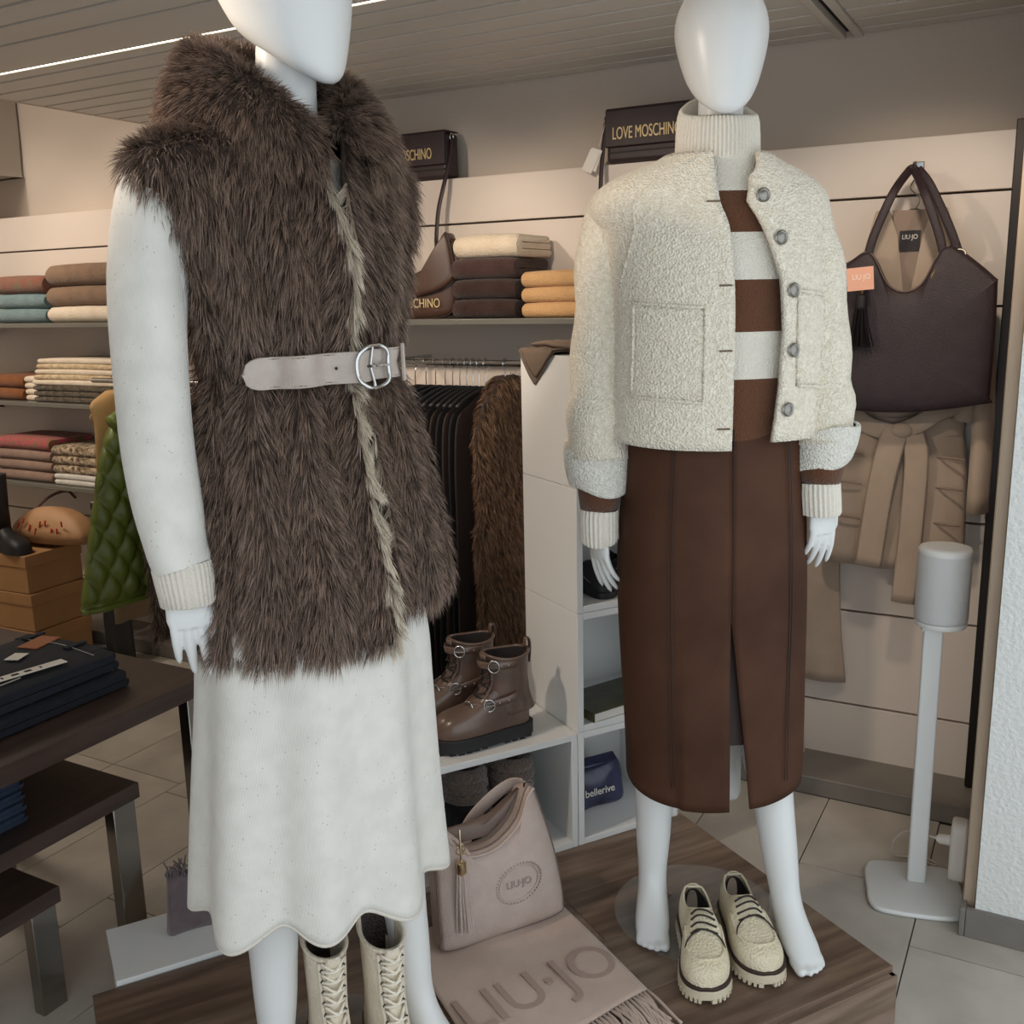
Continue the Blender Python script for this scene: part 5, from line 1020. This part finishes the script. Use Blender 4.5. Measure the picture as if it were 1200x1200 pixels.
obj('collar_inside', G().prism([(-.045, .0), (.045, .0), (.03, -.1), (.008, -.20), (-.008, -.20), (-.03, -.1)], .004, (V3(0, -.040, 0), V3(1, 0, 0), V3(0, 0, 1), V3(0, -1, 0))), 'coat_inner', cb)
obj('neck_label', G().box((.0, -.0465, -.075), (.05, .004, .05)), 'tassel_black', cb); text('lettering', 'LIU·JO', .016, 'paper_white', cb, frame((.0, -.0492, -.066), (1, 0, 0), (0, 0, 1), (0, -1, 0)), .0004, .85)
bt = obj('belt', drape([(.022, -.168, .152), (-.022, -.168, .152)], (0, -.003, -.545), (1, 0, 0), (0, -1, 0), .044, 0, 1), 'coat_beige', cb, smooth=60)
def ribbon(name, pts, w, m, parent, th=.005, up=(0, 1, 0)): return obj(name, G().tube(smooth_open(pts, 26), w, 10, flat=th / w, up=up), m, parent, smooth=180)
ribbon('belt_loop', [(-.168, -.03, -.50), (-.13, -.055, -.505), (-.07, -.065, -.545), (-.01, -.062, -.560)], .024, 'coat_beige', cb); ribbon('belt_loop', [(.005, -.062, -.555), (.05, -.07, -.535), (.10, -.062, -.50), (.148, -.03, -.485), (.150, -.03, -.53)], .024, 'coat_beige', cb)
ribbon('belt_end', [(.0, -.066, -.55), (-.015, -.070, -.60), (-.035, -.068, -.72), (-.055, -.064, -.925)], .034, 'coat_beige', cb); ribbon('belt_end', [(.03, -.064, -.55), (.05, -.066, -.62), (.048, -.060, -.80), (.038, -.058, -1.02)], .030, 'coat_beige', cb)
obj('belt_knot', G().ball((.012, -.066, -.552), (.03, .016, .022), 8, 12), 'coat_beige', cb, smooth=180)
for z in (-.625, -.705, -.80):
    for x0, x1 in ((-.172, -.085), (.075, .165)): obj('welt_seam', G().tube([(x0, -.022, z), ((x0 + x1) / 2, -.044, z + .003), (x1, -.046, z)], .003, 6), 'coat_inner', cb, smooth=180)
obj('sleeve', G().tube(smooth_open([(.12, 0, -.17), (.175, -.012, -.28), (.197, -.012, -.50), (.200, -.012, -.765)], 18), [.042] * 18, 16, flat=.6), 'coat_beige', cb, smooth=180)
obj('sleeve', G().tube(smooth_open([(-.12, 0, -.17), (-.175, -.02, -.28), (-.200, -.022, -.50), (-.200, -.022, -.76)], 18), [.042] * 18, 16, flat=.6), 'coat_beige', cb, smooth=180)
t = thing('coat_hanger', 'black hanger with curved chrome hook under the beige coat', 'hanger', (-.375, 2.826, 1.60)); obj('hook', G().tube(smooth_open([(.0, 0, .0), (.012, 0, .03), (-.012, 0, .055), (-.002, 0, .078), (.014, 0, .07)], 20), .0022, 7), 'chrome', t); obj('shoulder_bar', G().tube(smooth_open([(-.09, 0, -.085), (-.05, 0, -.03), (0, 0, .0), (.05, 0, -.03), (.09, 0, -.085)], 16), .007, 8), 'black_rubber', t)
t = thing('wall_hook', 'small chrome wall hook holding the burgundy tote', 'hook', (-.374, 2.88, 1.70)); obj('peg', G().tube([(0, 0, 0), (0, -.09, 0), (0, -.105, .012)], .005, 8), 'chrome', t); obj('plate', G().box((0, -.003, 0), (.02, .006, .05)), 'chrome', t, bevel=.002)
tt = thing('tote_bag', 'large dark burgundy tote bag with tassel hanging from the wall hook', 'handbag', (-.36, 2.712, 1.115), math.radians(4))
out = smooth_closed([(-.195, -.005), (0, -.015), (.19, .012), (.198, .03), (.200, .16), (.197, .295), (.190, .315), (.12, .375), (.085, .392), (.062, .372), (.030, .305), (-.010, .285), (-.050, .305), (-.085, .37), (-.105, .385), (-.13, .372), (-.200, .315), (-.206, .295), (-.205, .15), (-.202, .015)], 120)
tb_ = obj('body', G().pillow(out, (0, .14), .05, (V3(0, 0, 0), V3(1, 0, 0), V3(0, 0, 1), V3(0, -1, 0)), p=5, base=.62), 'tote_burgundy', tt, smooth=180)
obj('rim_piping', G().tube([(a, -.030, b) for a, b in smooth_open([(.085, .392), (.062, .372), (.030, .305), (-.010, .285), (-.050, .305), (-.085, .37), (-.105, .385)], 40)], .0028, 6), 'bag_edge', tb_, smooth=180)
def thandle(p, name='handle'): return obj(name, G().tube(smooth_open(p, 30), .0105, 10, flat=.3, up=(0, 1, 0)), 'tote_burgundy', tt, smooth=180)
thandle([(.078, -.030, .355), (.060, -.032, .42), (.025, -.02, .51), (-.008, .06, .578), (-.02, .068, .583)]); thandle([(.108, .02, .37), (.075, .025, .45), (.03, .045, .54), (-.002, .068, .583)])
thandle([(-.10, -.030, .375), (-.085, -.03, .43), (-.05, -.02, .52), (-.022, .06, .578), (-.014, .068, .583)]); thandle([(-.195, .01, .31), (-.16, .03, .345), (-.115, .03, .37)], 'back_handle')
for x, z in ((.078, .352), (.108, .372), (-.103, .372)): obj('handle_ring', G().tube([(x + .014 * math.cos(q), -.030, z + .010 * math.sin(q)) for q in np.linspace(0, 6.283, 18, endpoint=False)], .0026, 7, closed=True), 'gold', tt)
obj('clasp', G().tube(smooth_open([(.066, -.04, .345), (.056, -.045, .33), (.050, -.045, .315)], 8), .003, 7), 'gold', tt)
ta = obj('tassel', G().lathe([(.004, .012), (.013, .008), (.0145, -.022), (.013, -.026)], (0, 0, 0), 14), 'tassel_black', tt); ta.location = (-.105, -.075, .27)
for k in range(24):
    a = k * 2.4; r = .014 * math.sqrt((k + .5) / 24); obj('fringe_strip', G().tube([(math.cos(a) * r, math.sin(a) * r, -.02), (math.cos(a) * r * 1.4, math.sin(a) * r * 1.2, -.06), (math.cos(a) * r * 2.6, math.sin(a) * r * 1.6, -.118)], .0036, 5, flat=.5), 'tassel_black', ta)
obj('chain', G().tube([(0, 0, .01), (.004, .01, .04), (.010, .03, .075), (.014, .042, .10)], .0026, 6), 'gold', ta)
pt_ = obj('price_tag', G().box((-.108, -.095, .318), (.062, .0015, .055), rot=np.array(Matrix.Rotation(-.08, 3, 'Y'))), 'tag_pink', tt); text('lettering', 'LIU·JO', .018, 'tag_print', pt_, frame((-.106, -.0965, .322), (1, 0, .06), (-.06, 0, 1), (0, -1, 0)), .0003, .85)
# long beige garments behind the skirt
def vhang(name, label, cat, rows, x, y, z, T, amp, nf, ph, m='coat_beige'):
    t = thing(name, label, cat, (x, y, z)); obj('body', drape(rows, (0, 0, 0), (1, 0, 0), (0, -1, 0), T, amp, nf, ph), m, t, smooth=180); return t
t = vhang('wide_trousers', 'long beige trousers hanging behind the brown suede skirt', 'trousers', [(0, -.09, .09), (-.3, -.10, .10), (-.55, -.11, .115), (-.72, -.115, .135)], -.625, 2.856, 1.01, .010, .007, 1.6, .4); obj('trouser_leg', drape([(-.60, -.10, -.01), (-.80, -.10, .0), (-.985, -.095, .035)], (0, .004, 0), (1, 0, 0), (0, -1, 0), .010, .004, 1.2, .2), 'coat_beige', t, smooth=180); obj('waistband', G().box((0, 0, .0), (.185, .030, .035)), 'coat_beige', t, bevel=.006)
t = thing('coat_hanger', 'black clip hanger above the long beige trousers', 'hanger', (-.625, 2.856, 1.04)); obj('bar', G().tube([(-.09, 0, 0), (.09, 0, 0)], .006, 8), 'black_rubber', t); obj('hook', G().tube(smooth_open([(0, 0, 0), (0, 0, .06), (0, .012, .075), (0, .022, .07)], 14), .0022, 7), 'chrome', t)
for s in (-1, 1): obj('clip', G().box((s * .07, 0, -.012), (.02, .034, .03)), 'chrome', t, bevel=.003)
# speaker on its stand
sp = thing('speaker', 'white cylindrical loudspeaker mounted on the floor stand', 'speaker', (-.206, 2.375, .655), math.radians(20))
obj('grille', G().lathe([(.052, .012), (.0565, .014), (.0575, .022), (.0575, .165), (.0565, .172)], (0, 0, 0), 48, cap=False), 'speaker_mesh', sp, smooth=60); obj('top_cap', G().lathe([(.0568, .170), (.0575, .178), (.054, .184), (.04, .186), (.001, .186)], (0, 0, 0), 48, cap=False), 'speaker_white', sp, smooth=60); obj('bottom_ring', G().lathe([(.046, .0), (.055, .002), (.0572, .008), (.0555, .013)], (0, 0, 0), 48), 'speaker_white', sp)
ss = thing('speaker_stand', 'white floor stand with flat rounded base under the loudspeaker', 'stand', (-.219, 2.335, 0), math.radians(14))
obj('base', G().prism(smooth_closed([(-.105, -.095), (-.11, -.02), (-.105, .07), (-.07, .10), (.06, .10), (.10, .075), (.108, -.02), (.10, -.09), (.06, -.118), (-.06, -.118)], 60), .012, (V3(0, 0, .001), V3(1, 0, 0), V3(0, 1, 0), V3(0, 0, 1))), 'speaker_white', ss, bevel=.005, bseg=3); obj('pole', G().box((.006, .02, .335), (.042, .016, .645)), 'speaker_white', ss, bevel=.005, bseg=3); obj('bracket', G().box((.006, .03, .648), (.05, .03, .012)), 'speaker_white', ss, bevel=.003)
pl = thing('power_adapter', 'beige plug adapter low on the wooden wall edge', 'adapter', (-.128, 2.36, .13))
obj('housing', G().prism(smooth_closed([(-.03, -.075), (-.034, .0), (-.026, .055), (.02, .06), (.026, .0), (.016, -.08)], 30), .036, (V3(.016, 0, 0), V3(0, 1, 0), V3(0, 0, 1), V3(-1, 0, 0))), 'plastic_beige', pl, bevel=.006); obj('plug', G().tube([(-.018, -.005, .01), (-.045, -.005, .008), (-.052, -.005, .006)], [.013, .012, .006], 12), 'plastic_beige', pl)
cd = obj('power_cord', G().tube(smooth_open([(-.178, 2.355, .137), (-.21, 2.385, .125), (-.25, 2.41, .11), (-.283, 2.44, .06), (-.283, 2.46, .012), (-.255, 2.475, .004), (-.215, 2.475, .004), (-.19, 2.462, .004), (-.185, 2.475, .004), (-.21, 2.485, .005), (-.235, 2.475, .009), (-.24, 2.49, .004)], 60), .0028, 8), 'plastic_beige', pl, loc=(.128, -2.36, -.13), smooth=180)
# ---------------------------------------------------------------- inside the cubes
def ct(i, u, v): return tuple(uv(u, v, PT + i * S + TH + .001))
m0 = thing('magazine', 'thick dark olive magazine lying in the open cube', 'magazine', ct(1, -.035, -.175), PRZ + .12); obj('pages', G().box((0, 0, .011), (.135, .20, .020)), 'paper_white', m0, bevel=.001); obj('cover', G().box((0, 0, .0225), (.138, .204, .002)), 'magazine', m0); obj('spine', G().box((0, -.101, .0118), (.138, .002, .0225)), 'magazine', m0)
for i, lb, u, v in ((1, 'dark cylindrical jar standing behind the magazine', -.152, -.235), (0, 'dark cylindrical jar behind the navy foil bag', -.152, -.245)):
    t = thing('jar', lb, 'jar', ct(i, u, v)); obj('jar_body', G().lathe([(.03, 0), (.034, .004), (.034, .10), (.030, .108)], (0, 0, 0), 24), 'jar_dark', t); obj('lid', G().lathe([(.0345, .108), (.0355, .112), (.0355, .145), (.033, .15)], (0, 0, 0), 24), 'jar_dark', t)
fb = thing('foil_bag', 'navy foil shopping bag with white lettering in the lowest cube', 'bag', ct(0, -.085, -.198), PRZ)
fo = obj('bag_body', G().pillow(smooth_closed([(-.085, .0), (0, .0), (.085, .0), (.092, .05), (.085, .105), (.06, .115), (.0, .11), (-.06, .115), (-.09, .10)], 50), (0, .05), .032, (V3(0, 0, 0), V3(0, 1, 0), V3(-.12, 0, .99), V3(.99, 0, .12)), p=3), 'navy_foil', fb, smooth=30); obj('top_fold', G().box((-.012, 0, .108), (.03, .16, .022), rot=np.array(Matrix.Rotation(.5, 3, 'Y'))), 'navy_foil', fb, bevel=.004)
text('lettering', 'bellerive', .027, 'paper_white', fo, frame((.0325, .008, .052), (0, 1, 0), (-.12, 0, 1), (1, 0, .12)), .0006, .95)
for lb, v, a in (('black studded shoe in the cube nearer its left side panel', -.235, .5), ('black studded shoe in the cube nearer its right side panel', -.125, .35)):
    t = thing('studded_shoe', lb, 'shoe', ct(2, -.12, v), PRZ + a * .4, 'black shoes in the cube'); kd = 'loafer'
    obj('sole', G().prism(sole_outline(.15, .034, kd), .016), 'black_rubber', t, bevel=.002); g, P_, ts__, ph__ = upper_geo(.15, .033, kd, [(0, .05), (.04, .058), (.15, .056), (.3, .052), (.42, .058), (.52, .054), (.65, .044), (.78, .036), (.9, .028), (.97, .018), (1, .006)], .40, base=.016); up = obj('upper', g, 'black_rubber', t, smooth=180, solid=.002)
    for k in range(8): obj('stud', G().ball(P_[14 + k, 3], .003, 5, 6), 'chrome', up)
# brown throw over the top cube
th_ = thing('throw', 'brown cloth thrown over the corner of the topmost cube', 'cloth', tuple(uv(-.125, CV, PT + 4 * S + .001)), PRZ)
def hang(du, wid, drop, out, lift):
    P = []
    for k in np.linspace(-1, 1, 40):
        row = []; x = du + k * wid; dr = drop * (1 - abs(k)) ** .9 + .004
        for s in np.linspace(0, 1, 26):
            L = s * (.09 + dr); wv = .003 * math.sin(k * 6 + s * 3)
            if L < .09: row.append((x, .09 - L, lift + wv))
            else: q = L - .09; row.append((x - .12 * q, -out - .5 * wv - .002 * math.sin(q * 60), lift - q))
        P.append(row)
    return np.array(P)
obj('cloth', G().grid(hang(.0, .080, .076, .006, .006)), 'throw_brown', th_, smooth=180, solid=.003)
obj('cloth_layer', G().grid(hang(.012, .074, .062, .011, .011)), 'throw_brown', th_, smooth=180, solid=.003)
for j, (y0, z0, r) in enumerate(((.022, .018, .010), (.050, .017, .012), (.078, .016, .010))):
    obj('fold', G().tube(smooth_open([(-.06, y0, z0), (0, y0 + .006, z0 + .004), (.06, y0 - .002, z0 + .002), (.125, y0 + .010, z0 + .001), (.155, y0 + .016, z0 - .003)], 24), np.interp(np.linspace(0, 1, 24), [0, .2, .8, 1], [r * .5, r, r, r * .6]), 10, flat=.7), 'throw_brown', th_, smooth=180)
# ---------------------------------------------------------------- stepped tables with jeans
mat('leg_steel', '#9a9691', .18, 1.)
def table(label, x0, x1, y0, y1, zt, th, leg):
    t = thing('display_table', label, 'table', ((x0 + x1) / 2, (y0 + y1) / 2, 0)); w, d = x1 - x0, y1 - y0
    obj('tabletop', G().box((0, 0, zt - th / 2), (w, d, th)), 'dark_table', t, bevel=.002)
    for sx in (-1, 1):
        for sy in (-1, 1): obj('leg', G().box((sx * (w / 2 - .025), sy * (d / 2 - .035), (zt - th) / 2), (.03, .055, zt - th - .001)), 'leg_steel', t, bevel=.0015)
    return t
table('tallest of the dark wood tables, carrying dark jeans', -2.35, -1.585, .55, 1.485, .62, .040, True); table('middle-height dark wood table with blue jeans under the tallest one', -2.15, -1.655, .45, 1.325, .42, .035, True); table('lowest dark wood table with metal legs under the others', -2.05, -1.70, .45, 1.145, .265, .035, True)
def jeans(label, m, x0, x1, y0, y1, z, h, deco):
    t = folded('folded_jeans', label, 'jeans', m, x0, x1, y0, y1, z, h, 'folded jeans on the tables'); w, d = x1 - x0, y1 - y0
    if deco:
        obj('leather_patch', G().box((-.055, d / 2 - .05, h + .0045), (.05, .075, .003), rz=.25), 'patch_leather', t, bevel=.001)
        wb = obj('waistband', G().box((-.02, d / 2 - .026, h - .004), (w * .86, .040, .012), rz=.06), m, t, bevel=.004)
        for q in (-.050,): obj('seam_stitch', G().tube(smooth_open([(-w / 2 + .03, d / 2 + q, h + .004), (0, d / 2 + q + .01, h + .006), (w / 2 - .02, d / 2 + q, h + .003)], 10), .0008, 5), 'stitch', t)
        pk = [(.10, -.02), (.105, -.16), (.02, -.20), (-.06, -.16), (-.055, -.02)]; obj('pocket_stitch', G().tube([(a, b + .05, h + .0055) for a, b in pk], .0013, 5), 'stitch', t)
        obj('belt_loop', G().box((.035, d / 2 - .03, h + .006), (.014, .05, .004)), m, t); obj('belt_loop', G().box((-.10, d / 2 - .03, h + .006), (.014, .05, .004)), m, t)
        sg = obj('size_strip', G().box((.075, -.02, h + .0085), (.026, .30, .0012), rz=-.18), 'paper_white', t)
        for k in range(10): obj('print_mark', G().box((.075 + .0045 * (k - 5), -.02 + (k - 5) * .025, h + .0094), (.010, .014 if k % 3 else .004, .0004), rz=-.18), 'ink', sg)
        obj('hang_tag', G().box((-.01, .10, h + .008), (.03, .04, .001), rz=.4), 'paper_white', t)
    else:
        for q in np.linspace(-.5, .5, 3): obj('seam_stitch', G().tube([(-w / 2 + .02, q * d * .8, h + .0035), (w / 2 - .02, q * d * .8 + .02, h + .0035)], .0012, 5), 'stitch', t)
jeans('dark indigo jeans at the bottom of the pile on the tallest table', 'denim', -1.985, -1.685, .88, 1.36, .621, .036, False); jeans('dark indigo jeans with leather patch and white size strip on top of the pile', 'denim', -1.975, -1.70, .88, 1.35, .659, .040, True)
z = .421
for k, lb in enumerate(('lowest', 'second', 'third', 'topmost')): jeans('mid blue jeans, %s of the pile on the middle table' % lb, 'denim_mid', -1.93, -1.72, .72, 1.115, z, .022, False); z += .0235
